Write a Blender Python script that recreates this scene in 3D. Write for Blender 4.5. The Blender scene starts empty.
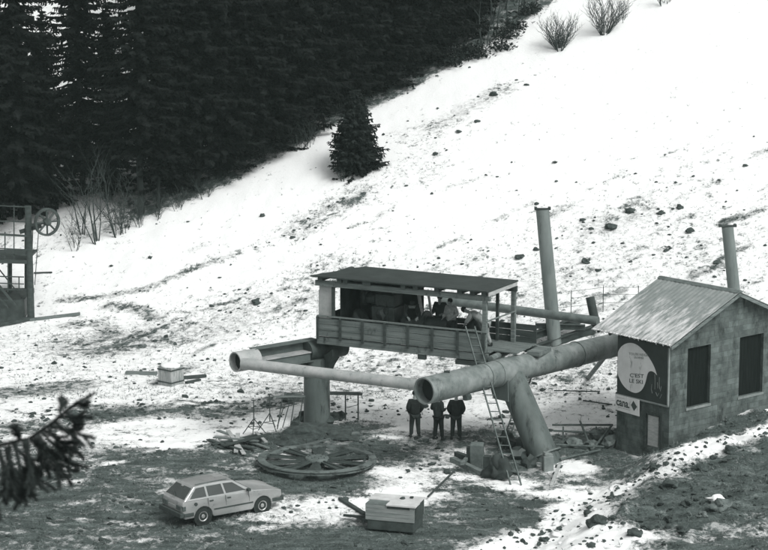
import bpy, bmesh, math, random
import numpy as np
from mathutils import Vector, Matrix, noise as mn
random.seed(7)
S = bpy.context.scene
COL = S.collection
R = math.radians
HZD = .0003
# ------------------------------------------------------------------ camera numbers
F, PIT, CH = 2200.0, R(10.15), 20.0
def ray(px, py):
    v = -(py-275)/F
    return Vector(((px-384)/F, math.cos(PIT)+v*math.sin(PIT), -math.sin(PIT)+v*math.cos(PIT)))
def gz(px, py, z=0.0):
    r = ray(px, py); t = (z-CH)/r.z
    return Vector((r.x*t, r.y*t, z))
def aty(px, py, Y):
    r = ray(px, py); t = Y/r.y
    return Vector((r.x*t, Y, CH+r.z*t))
# ------------------------------------------------------------------ terrain height
def sst(a, b, x):
    t = min(1, max(0, (x-a)/(b-a))); return t*t*(3-2*t)
def softp(x, k):
    return k*math.log1p(math.exp(min(40, x/k))) if x/k < 40 else x
BL0, BL1 = Vector((3.6, 63.5)), Vector((9.0, 75.0))
BD = (BL1-BL0).normalized()
def hbase(x, y):
    z = -0.075*softp(73.5-y, 1.0)
    s = .5*x+.87*(y-90)
    z += .45*softp(s, 1.6) - .10*softp(s-40, 6)
    # side valley the forest stands in
    d = (x-BL0.x)*BD.y-(y-BL0.y)*BD.x
    al = (x-BL0.x)*BD.x+(y-BL0.y)*BD.y
    z += 1.0*sst(-.4, 2.4, d)*(1-sst(16, 26, al))*(1-.3*sst(8, 20, d))
    z2 = 18.2-.375*y
    m = max(z, z2); 
    return m + .25*math.log1p(math.exp(-abs(z-z2)/.25)) if abs(z-z2) < 3 else m
def h(x, y):
    z = hbase(x, y)
    if 40 < y < 150 and abs(x) < 40:
        a = mn.noise(Vector((x*.33, y*.33, 1.7)))
        b = mn.fractal(Vector((x*1.1, y*1.1, 4.2)), .8, 2.1, 4)
        d = (x-BL0.x)*BD.y-(y-BL0.y)*BD.x
        k = 1+2.2*sst(-1, .5, d)*(1-sst(78, 84, y))
        s = .5*x+.87*(y-90)
        k *= 1-.45*sst(4, 14, s)
        z += .11*a*k + .055*b*k
    return z
def tp(px, py):
    r = ray(px, py); t = 55.0
    while t < 400:
        p = Vector((0, 0, CH))+r*t
        if p.z < h(p.x, p.y):
            lo, hi = t-.6, t
            for _ in range(12):
                m = (lo+hi)/2; q = Vector((0, 0, CH))+r*m
                if q.z < h(q.x, q.y): hi = m
                else: lo = m
            q = Vector((0, 0, CH))+r*hi
            return Vector((q.x, q.y, h(q.x, q.y)))
        t += .6
    return Vector((0, 0, CH))+r*t
# ------------------------------------------------------------------ materials
def gc(v):
    k = min(1, v/.4); return (v*(.74+.24*k), v, v*(.94+.055*k), 1)
def mat(name, v, v2=None, scale=3.0, rough=.8, metal=0.0, bump=.0, bscale=None, stretch=(1, 1, 1), detail=6, lo=.35, hi=.65, coord='Object', spec=.35, stain=None):
    m = bpy.data.materials.new(name); m.use_nodes = True
    nt = m.node_tree; N = nt.nodes; L = nt.links
    b = N['Principled BSDF']; b.inputs['Roughness'].default_value = rough; b.inputs['Metallic'].default_value = metal
    b.inputs['Specular IOR Level'].default_value = spec
    tc = N.new('ShaderNodeTexCoord'); mp = N.new('ShaderNodeMapping'); mp.inputs['Scale'].default_value = stretch
    L.new(tc.outputs[coord], mp.inputs['Vector'])
    n = N.new('ShaderNodeTexNoise'); n.inputs['Scale'].default_value = scale; n.inputs['Detail'].default_value = detail; n.inputs['Roughness'].default_value = .65
    L.new(mp.outputs[0], n.inputs['Vector'])
    cr = N.new('ShaderNodeValToRGB'); cr.color_ramp.elements[0].position = lo; cr.color_ramp.elements[1].position = hi
    cr.color_ramp.elements[0].color = gc(v); cr.color_ramp.elements[1].color = gc(v if v2 is None else v2)
    L.new(n.outputs['Fac'], cr.inputs[0]); L.new(cr.outputs[0], b.inputs['Base Color'])
    if stain:
        sv, ssc, slo, shi, sst_ = stain
        m2 = N.new('ShaderNodeMapping'); m2.inputs['Scale'].default_value = sst_; m2.inputs['Location'].default_value = (3.3, 1.7, 9.1); L.new(tc.outputs[coord], m2.inputs['Vector'])
        n3 = N.new('ShaderNodeTexNoise'); n3.inputs['Scale'].default_value = ssc; n3.inputs['Detail'].default_value = 9; n3.inputs['Roughness'].default_value = .72; L.new(m2.outputs[0], n3.inputs['Vector'])
        c3 = N.new('ShaderNodeValToRGB'); c3.color_ramp.elements[0].position = slo; c3.color_ramp.elements[1].position = shi; L.new(n3.outputs['Fac'], c3.inputs[0])
        mx = N.new('ShaderNodeMix'); mx.data_type = 'RGBA'; mx.name = 'stain'; L.new(c3.outputs[0], mx.inputs[0]); L.new(cr.outputs[0], mx.inputs[6]); mx.inputs[7].default_value = gc(sv); L.new(mx.outputs[2], b.inputs['Base Color'])
    if bump:
        n2 = N.new('ShaderNodeTexNoise'); n2.inputs['Scale'].default_value = bscale or scale*4; n2.inputs['Detail'].default_value = 5
        L.new(mp.outputs[0], n2.inputs['Vector'])
        bp = N.new('ShaderNodeBump'); bp.inputs['Strength'].default_value = bump; bp.inputs['Distance'].default_value = .03
        L.new(n2.outputs['Fac'], bp.inputs['Height']); L.new(bp.outputs[0], b.inputs['Normal'])
    return m
M = {}
M['tube'] = mat('painted_steel', .13, .27, 1.6, .55, bump=.15, stretch=(1, 1, 1.0), stain=(.06, 2.2, .54, .66, (1, 1, .5)))
M['tube_light'] = mat('galvanised_steel', .30, .44, 1.8, .5, bump=.1, stain=(.14, 3.5, .56, .68, (1, 1, .6)))
M['tube_shade'] = mat('tube_inner_shade', .02, .03, 2, .9)  # near-black colour painting the shade inside open tube ends
M['column'] = mat('column_steel', .075, .14, 1.2, .65, bump=.2, stretch=(1, 1, .35), stain=(.035, 2.5, .54, .66, (1, 1, .22)))
M['dark_steel'] = mat('dark_steel', .035, .075, 3, .6)
M['mid_steel'] = mat('worn_steel', .10, .18, 3, .6)
M['girder'] = mat('girder_steel', .09, .15, 1.5, .6)
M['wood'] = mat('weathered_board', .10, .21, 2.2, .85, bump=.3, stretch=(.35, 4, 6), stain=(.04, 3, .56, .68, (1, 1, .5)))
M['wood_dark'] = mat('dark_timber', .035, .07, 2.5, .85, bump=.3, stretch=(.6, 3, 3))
M['wood_pale'] = mat('pale_board', .3, .46, 3, .8, stretch=(1, 1, 4))
M['roofing'] = mat('tar_paper', .03, .05, 1.6, .75, bump=.2)
M['sheet_pale'] = mat('pale_sheet', .3, .5, 1.2, .6)
M['concrete'] = mat('concrete', .15, .27, 1.6, .9, bump=.3, stain=(.06, 3, .54, .66, (1, 1, .5)))
M['pylon'] = mat('pylon_paint', .14, .21, 1.2, .7, stretch=(1, 1, .3), stain=(.08, 3, .54, .66, (1, 1, .2)))
M['rust'] = mat('rusty_steel', .07, .14, 5, .9, bump=.3)
M['paint_car'] = mat('silver_paint', .33, .40, 1.2, .28, metal=.35, spec=.6, stain=(.14, 3.5, .57, .72, (1, 1, 1.6)))
M['glass'] = mat('dark_glass', .03, .045, 1, .12, spec=.7)
M['rubber'] = mat('black_rubber', .02, .03, 6, .9)
M['plastic'] = mat('dark_bumper', .045, .07, 5, .7)
M['chrome'] = mat('wheel_steel', .36, .46, 6, .35, metal=.5)
M['lamp_red'] = mat('tail_lamp', .08, .13, 9, .3)
M['plate'] = mat('number_plate', .3, .36, 20, .5)
M['cloth_dark'] = mat('dark_cloth', .012, .025, 8, .95)
M['cloth_navy'] = mat('work_cloth', .022, .04, 8, .95)
M['cloth_light'] = mat('light_cloth', .22, .36, 7, .95)
M['skin'] = mat('skin', .2, .25, 10, .6)
M['hair'] = mat('hair', .012, .02, 20, .8)
M['snow'] = mat('snow', .82, .86, 2, .7)
M['rock'] = mat('stone', .07, .2, 4, .95, bump=.5)
M['earth'] = mat('earth_clod', .035, .09, 5, 1.0, bump=.5)
M['bark'] = mat('bark', .014, .028, 5, .95, stretch=(1, 1, .3))
M['twig'] = mat('twig_bark', .03, .06, 5, .95)
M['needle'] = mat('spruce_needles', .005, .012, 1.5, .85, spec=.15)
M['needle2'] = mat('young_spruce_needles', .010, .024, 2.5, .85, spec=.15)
M['grass'] = mat('dead_grass', .10, .2, 2, .95)
M['black_panel'] = mat('billboard_dark', .03, .045, 2, .5)
M['white_paint'] = mat('sign_white', .60, .72, 1.5, .6, stain=(.25, 5, .56, .68, (1, 1, .3)))
M['ink'] = mat('sign_ink', .05, .07, 3, .6)
M['ink_faint'] = mat('sign_ink_faded', .17, .22, 3, .6)
M['frame_pale'] = mat('sign_frame', .2, .28, 3, .6)
M['shutter'] = mat('dark_boards', .008, .018, 2, .95, stretch=(8, 8, .5), spec=.05)
M['tarp'] = mat('tarpaulin', .025, .055, 2.5, .8)
# block masonry
def brickmat():
    m = mat('block_masonry', .07, .15, 2.3, .92, bump=.0, detail=9, stain=(.032, 1.7, .50, .64, (1, 1, .45)))
    nt = m.node_tree; N = nt.nodes; L = nt.links; b = N['Principled BSDF']
    cr = N['stain']
    uv = N.new('ShaderNodeUVMap'); br = N.new('ShaderNodeTexBrick')
    br.inputs['Scale'].default_value = 1.0; br.inputs['Brick Width'].default_value = .5; br.inputs['Row Height'].default_value = .21
    br.inputs['Mortar Size'].default_value = .012; br.inputs['Mortar Smooth'].default_value = .4; br.inputs['Bias'].default_value = 0
    br.inputs['Color1'].default_value = (.76, .76, .76, 1); br.inputs['Color2'].default_value = (1.2, 1.2, 1.2, 1); br.inputs['Mortar'].default_value = (.80, .80, .80, 1)
    L.new(uv.outputs[0], br.inputs['Vector'])
    mx = N.new('ShaderNodeMix'); mx.data_type = 'RGBA'; mx.blend_type = 'MULTIPLY'; mx.inputs[0].default_value = 1
    L.new(cr.outputs[2], mx.inputs[6]); L.new(br.outputs['Color'], mx.inputs[7]); L.new(mx.outputs[2], b.inputs['Base Color'])
    bp = N.new('ShaderNodeBump'); bp.inputs['Strength'].default_value = .6; bp.inputs['Distance'].default_value = .015; bp.invert = True
    L.new(br.outputs['Fac'], bp.inputs['Height']); L.new(bp.outputs[0], b.inputs['Normal'])
    return m
M['block'] = brickmat()
def roofmat():
    # corrugated sheet with frost lying in streaks, more of it towards the eave (UV: u along slope, v along ridge)
    m = mat('frosted_sheet_roof', .21, .30, 2, .6, metal=.0)
    nt = m.node_tree; N = nt.nodes; L = nt.links; b = N['Principled BSDF']
    cr = [n for n in N if n.type == 'VALTORGB'][0]
    tc = N.new('ShaderNodeTexCoord'); sp = N.new('ShaderNodeSeparateXYZ'); L.new(tc.outputs['Object'], sp.inputs[0])
    mp = N.new('ShaderNodeMapping'); mp.inputs['Scale'].default_value = (1.0, 3.6, 1.0); L.new(tc.outputs['Object'], mp.inputs['Vector'])
    n = N.new('ShaderNodeTexNoise'); n.inputs['Scale'].default_value = 1.5; n.inputs['Detail'].default_value = 8; n.inputs['Roughness'].default_value = .7
    L.new(mp.outputs[0], n.inputs['Vector'])
    mr = N.new('ShaderNodeMapRange'); mr.inputs['From Min'].default_value = 2.9; mr.inputs['From Max'].default_value = .6
    mr.inputs['To Min'].default_value = -.17; mr.inputs['To Max'].default_value = .07
    L.new(sp.outputs['X'], mr.inputs['Value'])
    ad = N.new('ShaderNodeMath'); ad.operation = 'ADD'; L.new(n.outputs['Fac'], ad.inputs[0]); L.new(mr.outputs[0], ad.inputs[1])
    c2 = N.new('ShaderNodeValToRGB'); c2.color_ramp.elements[0].position = .46; c2.color_ramp.elements[1].position = .66
    L.new(ad.outputs[0], c2.inputs[0])
    mx = N.new('ShaderNodeMix'); mx.data_type = 'RGBA'; L.new(c2.outputs[0], mx.inputs[0])
    L.new(cr.outputs[0], mx.inputs[6]); mx.inputs[7].default_value = (.62, .63, .63, 1); L.new(mx.outputs[2], b.inputs['Base Color'])
    return m
M['roof'] = roofmat()
def groundmat():
    m = bpy.data.materials.new('snowy_ground'); m.use_nodes = True
    nt = m.node_tree; N = nt.nodes; L = nt.links; b = N['Principled BSDF']; b.inputs['Roughness'].default_value = .8; b.inputs['Specular IOR Level'].default_value = .2
    tc = N.new('ShaderNodeTexCoord'); at = N.new('ShaderNodeAttribute'); at.attribute_name = 'bare'
    def noise(sc, det, ro, dim=(1, 1, 1), dist=0):
        mp = N.new('ShaderNodeMapping'); mp.inputs['Scale'].default_value = dim; L.new(tc.outputs['Object'], mp.inputs['Vector'])
        n = N.new('ShaderNodeTexNoise'); n.inputs['Scale'].default_value = sc; n.inputs['Detail'].default_value = det; n.inputs['Roughness'].default_value = ro; n.inputs['Distortion'].default_value = dist
        L.new(mp.outputs[0], n.inputs['Vector']); return n.outputs['Fac']
    def math_(op, a, c):
        k = N.new('ShaderNodeMath'); k.operation = op
        for i, v in enumerate((a, c)):
            if isinstance(v, (int, float)): k.inputs[i].default_value = v
            else: L.new(v, k.inputs[i])
        return k.outputs[0]
    def ramp(v, stops):
        c = N.new('ShaderNodeValToRGB'); e = c.color_ramp.elements
        e[0].position, e[0].color = stops[0][0], gc(stops[0][1]); e[1].position, e[1].color = stops[-1][0], gc(stops[-1][1])
        for p, q in stops[1:-1]:
            k = e.new(p); k.color = gc(q)
        L.new(v, c.inputs[0]); return c.outputs[0]
    n1 = noise(2.3, 10, .70, (1, 1, 1), .3); n2 = noise(9, 8, .75); n3 = noise(.35, 4, .5)
    v = math_('ADD', math_('MULTIPLY', n1, .62), math_('MULTIPLY', n2, .38))
    v = math_('ADD', v, math_('MULTIPLY', math_('SUBTRACT', n3, .5), .18))
    v = math_('ADD', math_('MULTIPLY', math_('SUBTRACT', v, .5), 1.65), .5)
    v = math_('ADD', v, math_('MULTIPLY', at.outputs['Fac'], .5))
    mask = N.new('ShaderNodeValToRGB'); mask.color_ramp.elements[0].position = .66; mask.color_ramp.elements[1].position = .80
    L.new(v, mask.inputs[0])
    nd = math_('ADD', math_('MULTIPLY', noise(2.0, 6, .7, (.5, 1.6, 1)), .45), math_('MULTIPLY', noise(16, 8, .8), .55))
    dirt = ramp(nd, [(.34, .022), (.46, .055), (.54, .105), (.61, .2), (.7, .40)])
    # thin, trodden snow greys where the ground shows through it
    ns = math_('ADD', noise(4.0, 9, .75), math_('SUBTRACT', .11, math_('MULTIPLY', at.outputs['Fac'], .75)))
    snow = ramp(ns, [(.20, .36), (.30, .56), (.38, .76), (.46, .87)])
    mx = N.new('ShaderNodeMix'); mx.data_type = 'RGBA'; L.new(mask.outputs[0], mx.inputs[0]); L.new(snow, mx.inputs[6]); L.new(dirt, mx.inputs[7])
    L.new(mx.outputs[2], b.inputs['Base Color'])
    bp = N.new('ShaderNodeBump'); bp.inputs['Strength'].default_value = .45; bp.inputs['Distance'].default_value = .06
    L.new(noise(7, 8, .7), bp.inputs['Height']); L.new(bp.outputs[0], b.inputs['Normal'])
    return m
M['ground'] = groundmat()
# ------------------------------------------------------------------ mesh builder
class MB:
    def __init__(s): s.v = []; s.f = []
    def add(s, vs, fs):
        o = len(s.v); s.v += [Vector(v) for v in vs]; s.f += [[i+o for i in f] for f in fs]; return s
    def box(s, c, d, rot=None):
        c = Vector(c); hx, hy, hz = d[0]/2, d[1]/2, d[2]/2
        vs = [Vector((x, y, z)) for z in (-hz, hz) for y in (-hy, hy) for x in (-hx, hx)]
        if rot is not None: vs = [rot @ v for v in vs]
        return s.add([v+c for v in vs], [(0, 2, 3, 1), (4, 5, 7, 6), (0, 1, 5, 4), (2, 6, 7, 3), (0, 4, 6, 2), (1, 3, 7, 5)])
    def b2(s, lo, hi):
        return s.box([(a+b)/2 for a, b in zip(lo, hi)], [abs(b-a) for a, b in zip(lo, hi)])
    def bar(s, p, q, w, t, up=(0, 0, 1)):
        p = Vector(p); q = Vector(q); d = q-p; z = d.normalized(); u = Vector(up)
        if abs(z.dot(u)) > .95: u = Vector((1, 0, 0))
        x = u.cross(z).normalized(); y = z.cross(x)
        return s.box((p+q)/2, (w, t, d.length), Matrix((x, y, z)).transposed())
    def cyl(s, p, q, r0, r1=None, n=16, cap=True):
        p = Vector(p); q = Vector(q); r1 = r0 if r1 is None else r1
        z = (q-p).normalized(); u = Vector((0, 0, 1)) if abs(z.z) < .95 else Vector((1, 0, 0))
        x = u.cross(z).normalized(); y = z.cross(x); vs = []
        for c, r in ((p, r0), (q, r1)):
            for i in range(n):
                a = 2*math.pi*i/n; vs.append(c+x*math.cos(a)*r+y*math.sin(a)*r)
        fs = [(i, (i+1) % n, n+(i+1) % n, n+i) for i in range(n)]
        if cap: fs += [tuple(range(n-1, -1, -1)), tuple(range(n, 2*n))]
        return s.add(vs, fs)
    def pipe(s, p, q, r0, r1=None, th=.04, n=32):
        p = Vector(p); q = Vector(q); r1 = r0 if r1 is None else r1
        z = (q-p).normalized(); u = Vector((0, 0, 1)) if abs(z.z) < .95 else Vector((1, 0, 0))
        x = u.cross(z).normalized(); y = z.cross(x); vs = []
        for c, r in ((p, r0), (q, r1), (q, r1-th), (p, r0-th)):
            for i in range(n):
                a = 2*math.pi*i/n; vs.append(c+x*math.cos(a)*r+y*math.sin(a)*r)
        fs = [(k*n+i, k*n+(i+1) % n, ((k+1) % 4)*n+(i+1) % n, ((k+1) % 4)*n+i) for k in range(4) for i in range(n)]
        return s.add(vs, fs)
    def lathe(s, prof, c=(0, 0, 0), n=24, mtx=None):
        c = Vector(c); vs = []
        for r, z in prof:
            for i in range(n):
                a = 2*math.pi*i/n; v = Vector((r*math.cos(a), r*math.sin(a), z))
                if mtx is not None: v = mtx @ v
                vs.append(v+c)
        fs = [(k*n+i, k*n+(i+1) % n, (k+1)*n+(i+1) % n, (k+1)*n+i) for k in range(len(prof)-1) for i in range(n)]
        return s.add(vs, fs)
    def prism(s, pts, ext):
        n = len(pts); ext = Vector(ext); a = [Vector(p) for p in pts]
        return s.add(a+[p+ext for p in a], [tuple(range(n-1, -1, -1)), tuple(range(n, 2*n))]+[(i, (i+1) % n, n+(i+1) % n, n+i) for i in range(n)])
    def lump(s, c, r, sq=.6, seed=0, sub=1, rough=.35):
        bm = bmesh.new(); bmesh.ops.create_icosphere(bm, subdivisions=sub, radius=1)
        vs = []
        for v in bm.verts:
            k = 1+rough*mn.noise(v.co*1.3+Vector((seed*3.1, seed*1.7, seed)))*2
            vs.append(Vector((v.co.x*r*k, v.co.y*r*k, v.co.z*r*k*sq))+Vector(c))
        fs = [[v.index for v in f.verts] for f in bm.faces]; bm.free()
        return s.add(vs, fs)
    def build(s, name, m, parent=None, world=False, smooth=False, bevel=0, auto=None):
        vs = s.v
        if parent is not None and world:
            mw = Matrix.Identity(4); pp_ = parent
            while pp_ is not None:
                mw = Matrix.Translation(pp_.location) @ pp_.rotation_euler.to_matrix().to_4x4() @ mw; pp_ = pp_.parent
            inv = mw.inverted()
            vs = [inv @ v for v in vs]
        me = bpy.data.meshes.new(name); me.from_pydata([tuple(v) for v in vs], [], s.f)
        me.materials.append(M[m] if isinstance(m, str) else m)
        uv = me.uv_layers.new(name='UVMap')
        for p in me.polygons:
            n = p.normal
            for li in p.loop_indices:
                c = me.vertices[me.loops[li].vertex_index].co
                uv.data[li].uv = (c.x, c.y) if abs(n.z) > .8 else ((c.y, c.z) if abs(n.x) > abs(n.y) else (c.x, c.z))
        if smooth: me.shade_smooth()
        o = bpy.data.objects.new(name, me); COL.objects.link(o)
        if parent is not None: o.parent = parent
        if bevel:
            b = o.modifiers.new('bevel', 'BEVEL'); b.width = bevel; b.segments = 2; b.limit_method = 'ANGLE'
        if auto:
            for p in me.polygons: p.use_smooth = True
            me.set_sharp_from_angle(angle=R(auto))
        return o
def tag(o, label=None, cat=None, group=None, kind=None):
    if label: o['label'] = label
    if cat: o['category'] = cat
    if group: o['group'] = group
    if kind: o['kind'] = kind
    return o
def thing(name, label, cat, loc=(0, 0, 0), rz=0, group=None):
    o = bpy.data.objects.new(name, None); COL.objects.link(o); o.empty_display_size = .3
    o.location = Vector(loc); o.rotation_euler = (0, 0, rz)
    return tag(o, label, cat, group)
def solo(mb, name, m, label, cat, loc, group=None, **k):
    """a one-mesh thing given in world coordinates, origin at loc"""
    loc = Vector(loc); mb.v = [v-loc for v in mb.v]
    o = mb.build(name, m, **k); o.location = loc
    return tag(o, label, cat, group)
def copy_tree(o, parent=None):
    c = o.copy(); COL.objects.link(c)
    if parent is not None: c.parent = parent
    for ch in [x for x in COL.objects if x.parent == o]: copy_tree(ch, c)
    return c
def relabel(o, label, group=None):
    o['label'] = label
    if group: o['group'] = group
# ================================================================== TERRAIN
def axis(parts):
    out = []
    for a, b, st0, st1 in parts:
        x = a
        while x < b-1e-6:
            out.append(x); t = (x-a)/(b-a); x += st0+(st1-st0)*t
    out.append(parts[-1][1]); return out
xs = axis([(-260, -60, 20, 8), (-60, -24, 4, .5), (-24, 26, .125, .125), (26, 60, .5, 4), (60, 260, 8, 20)])
ys = axis([(-60, 40, 10, 4), (40, 61, 2, .25), (61, 82, .11, .13), (82, 132, .14, .4), (132, 180, .5, 6), (180, 420, 8, 30)])
strokes = []
def st(pts, hw, val, soft=1.0): strokes.append(([tp(*p).xy for p in pts], hw, val, soft))
st([(-60, 510), (60, 512), (150, 522), (280, 535)], 3.2, .48, 4.5)
st([(150, 458), (230, 470), (262, 478)], 1.0, .36, 1.6)
st([(-40, 445), (60, 452), (150, 462)], 1.2, .2, 1.6)
st([(-40, 398), (30, 392), (75, 384)], .6, .3)
st([(90, 412), (150, 408), (215, 414), (290, 400)], .7, .3)
st([(0, 428), (60, 425), (120, 415)], .6, .27)
st([(60, 300), (110, 296), (150, 287), (195, 268), (235, 254)], .15, .3, .35)
st([(108, 306), (132, 307), (152, 317)], .2, .3, .5)
st([(70, 325), (100, 322), (110, 332)], .3, .2, .7)
st([(90, 345), (150, 338), (230, 318), (290, 300), (330, 275)], 1.6, .2, 1.8)
st([(262, 242), (300, 225), (360, 198), (420, 178), (445, 160)], .4, .14, 1.2)
st([(300, 225), (420, 150), (500, 92)], .5, .15, 1.5)
st([(400, 135), (440, 120), (500, 90)], .5, .2, 1)
st([(590, 228), (640, 212)], .4, .17, 1.2)
st([(440, 275), (560, 240), (768, 180)], 4, .12, 3)
st([(520, 330), (620, 300), (768, 290)], 4, .14, 3)
st([(300, 388), (420, 372), (590, 380)], 2.5, .12, 2)
st([(235, 447), (300, 436), (360, 430)], .9, .55)
st([(390, 455), (440, 440), (500, 436)], 1.2, .36)
st([(360, 446), (330, 450)], 1, .4)
st([(440, 470), (480, 480), (520, 505)], 1.6, .3)
st([(490, 520), (430, 535), (330, 548), (300, 556)], 2.0, .5)
st([(500, 462), (560, 442), (615, 440)], 1.1, .5)
st([(560, 478), (610, 482)], .8, .55)
st([(317, 470), (330, 472)], 1.2, .4)
st([(290, 484), (375, 486)], .6, .45)
st([(600, 455), (650, 462)], .8, .5)
st([(672, 446), (700, 437), (768, 414)], .55, .9, .5)
st([(740, 470), (790, 450)], 1.6, .6)
st([(700, 500), (790, 492)], 2.8, .7, .7)
st([(640, 525), (690, 510)], .9, .4)
st([(590, 505), (610, 500)], .35, .5, .3)
st([(700, 545), (790, 550)], 1.6, .5)
wh = []
def wst(pts, hw, val, soft): wh.append(([tp(*p).xy for p in pts], hw, val, soft))
wst([(285, 515), (340, 512), (375, 502)], 1.3, .38, 1.2)
wst([(400, 478), (440, 470)], 1.0, .2, 1)
wst([(490, 552), (560, 520), (620, 482), (690, 448), (768, 425)], .8, .38, .8)
wst([(560, 545), (640, 530), (760, 530)], .7, .3, .8)
wst([(520, 485), (545, 490), (580, 470)], .7, .35, .7)
rs = random.Random(41)
for _ in range(62):          # old tracks and earth streaks running down across the slope
    a, b = rs.uniform(70, 790), rs.uniform(150, 385)
    if b < 300-a*.28: continue
    l = rs.uniform(12, 48); k = rs.uniform(.30, .52)
    st([(a, b), (a+l*.5, b-l*.5*k+rs.uniform(-1.5, 1.5)), (a+l, b-l*k)], rs.uniform(.04, .11), rs.uniform(.10, .30), rs.uniform(.12, .4))
for _ in range(90):          # ruts and snow streaks in the yard
    a, b = rs.uniform(-20, 560), rs.uniform(395, 545); l = rs.uniform(20, 80); k = rs.uniform(-.15, .2)
    (st if rs.random() < .45 else wst)([(a, b), (a+l*.5, b-l*.5*k+rs.uniform(-1, 1)), (a+l, b-l*k)], rs.uniform(.05, .12), rs.uniform(.14, .3), rs.uniform(.15, .35))
for k in (0, 7): st([(100, 470+k), (150, 492+k), (205, 520+k), (260, 538+k), (330, 556+k)], .09, .3, .15)
forest_edge = [tp(*p).xy for p in [(-60, 262), (60, 252), (130, 226), (230, 185), (330, 130), (400, 98), (480, 52), (560, 0)]]
def bare(X, Y):
    s = .5*X+.87*(Y-90)
    t = np.clip((s+4)/12, 0, 1); b = .205*(1-t)+.03*t
    t2 = np.clip((s-12)/10, 0, 1); b = b*(1-t2)-.02*t2
    b = np.where(Y < 62, .5, b)
    for lst, sg in ((strokes, 1), (wh, -1)):
        for pts, hw, val, soft in lst:
            D = np.full(X.shape, 1e9)
            for a, c in zip(pts[:-1], pts[1:]):
                dx, dy = c.x-a.x, c.y-a.y; L2 = dx*dx+dy*dy+1e-9
                u = np.clip(((X-a.x)*dx+(Y-a.y)*dy)/L2, 0, 1)
                D = np.minimum(D, np.hypot(X-a.x-u*dx, Y-a.y-u*dy))
            k = np.clip(1-(D-hw*.4)/(hw*.6+soft), 0, 1); k = k*k*(3-2*k)
            b = b+sg*val*k
    # under the trees thin snow and needle litter, darkened further to paint the trees' shade
    fe = forest_edge; dd = np.full(X.shape, -1e9)
    for a, c in zip(fe[:-1], fe[1:]):
        dx, dy = c.x-a.x, c.y-a.y; l = math.hypot(dx, dy)
        u = ((X-a.x)*dx+(Y-a.y)*dy)/(l*l)
        dist = -((X-a.x)*dy-(Y-a.y)*dx)/l
        dd = np.where((u >= 0) & (u < 1), dist, dd)
    b = b+.62*np.clip(dd/.8+.35, 0, 1)*np.clip((X+15.5)/4, .25, 1)*np.where((X < -7.5) & (dd > 3.5), .25, 1)
    return b
nx, ny = len(xs), len(ys)
XX, YY = np.meshgrid(np.array(xs), np.array(ys))
ZZ = np.array([[h(x, y) for x in xs] for y in ys])
co = np.stack([XX, YY, ZZ], -1).reshape(-1, 3).astype(np.float32)
idx = np.arange(nx*ny).reshape(ny, nx)
q = np.stack([idx[:-1, :-1], idx[:-1, 1:], idx[1:, 1:], idx[1:, :-1]], -1).reshape(-1, 4)
me = bpy.data.meshes.new('ground')
me.vertices.add(len(co)); me.vertices.foreach_set('co', co.ravel())
me.loops.add(q.size); me.loops.foreach_set('vertex_index', q.ravel().astype(np.int32))
me.polygons.add(len(q)); me.polygons.foreach_set('loop_start', np.arange(0, q.size, 4, dtype=np.int32))
me.polygons.foreach_set('loop_total', np.full(len(q), 4, dtype=np.int32)); me.update(calc_edges=True)
BB = bare(XX, YY)
at = me.attributes.new('bare', 'FLOAT', 'POINT'); at.data.foreach_set('value', BB.ravel().astype(np.float32))
me.materials.append(M['ground']); me.shade_smooth()
gr = bpy.data.objects.new('ground', me); COL.objects.link(gr); gr['kind'] = 'structure'
def bare1(x, y): return float(bare(np.array([x]), np.array([y]))[0])

# ------------------------------------------------------------------ clods and grass (uncountable)
cl = MB(); rn = random.Random(3)
pts = []
while len(pts) < 7500:
    if rn.random() < .3: x, y = rn.uniform(-14, 15), rn.uniform(63, 84)
    else:
        y = rn.uniform(80, 118); x = rn.uniform(-.185*y, .185*y)
    pts.append((x, y))
PB = bare(np.array([p[0] for p in pts]), np.array([p[1] for p in pts]))
for (x, y), b in zip(pts, PB):
    kk = mn.noise(Vector((x*.45, y*.45, 9)))*1.6
    if rn.random() > .01+max(0, b)*(1.0+kk*1.6)*(1 if y < 84 else .7): continue
    r = rn.uniform(.03, .095)*(1.6 if rn.random() < .14 else 1)
    cl.lump((x, y, h(x, y)+r*.15), r, rn.uniform(.4, .8), rn.random()*90, 1, .45)
sc_ = MB(); line = [tp(*p).xy for p in [(500, 548), (560, 522), (620, 488), (690, 455), (775, 425)]]+[tp(*p).xy for p in [(575, 545), (640, 520), (700, 500), (745, 480)]]
for k in range(430):
    i = rn.choice((0, 1, 2, 3, 5, 6, 7)); a, b = line[i], line[i+1]; t = rn.random(); x = a.x+(b.x-a.x)*t+rn.gauss(0, .55); y = a.y+(b.y-a.y)*t+rn.gauss(0, .7)
    r = rn.uniform(.03, .09)*(1.8 if rn.random() < .1 else 1)
    if k % 5 < 3: cl.lump((x, y, h(x, y)+r*.2), r, rn.uniform(.5, .9), rn.random()*90, 1, .5)
    elif i < 4 and bare1(x, y) < .25: sc_.lump((x, y, h(x, y)-r*.1), r*1.5, rn.uniform(.3, .5), rn.random()*90, 2, .35)
tag(sc_.build('snow_clods', 'snow', smooth=True), 'lumps of broken snow thrown along the bank in front of the hut', 'snow clods', None, 'stuff')
tag(cl.build('earth_clods', 'earth', smooth=False), 'loose clods of earth and small stones scattered over the snow', 'clods', None, 'stuff')
gs = MB(); n_t = 0
pts = [(rn.uniform(-14, 15), rn.uniform(63, 86)) for _ in range(9000)]+[(rn.uniform(-17, 18), rn.uniform(84, 108)) for _ in range(6000)]
PB = bare(np.array([p[0] for p in pts]), np.array([p[1] for p in pts]))
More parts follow.
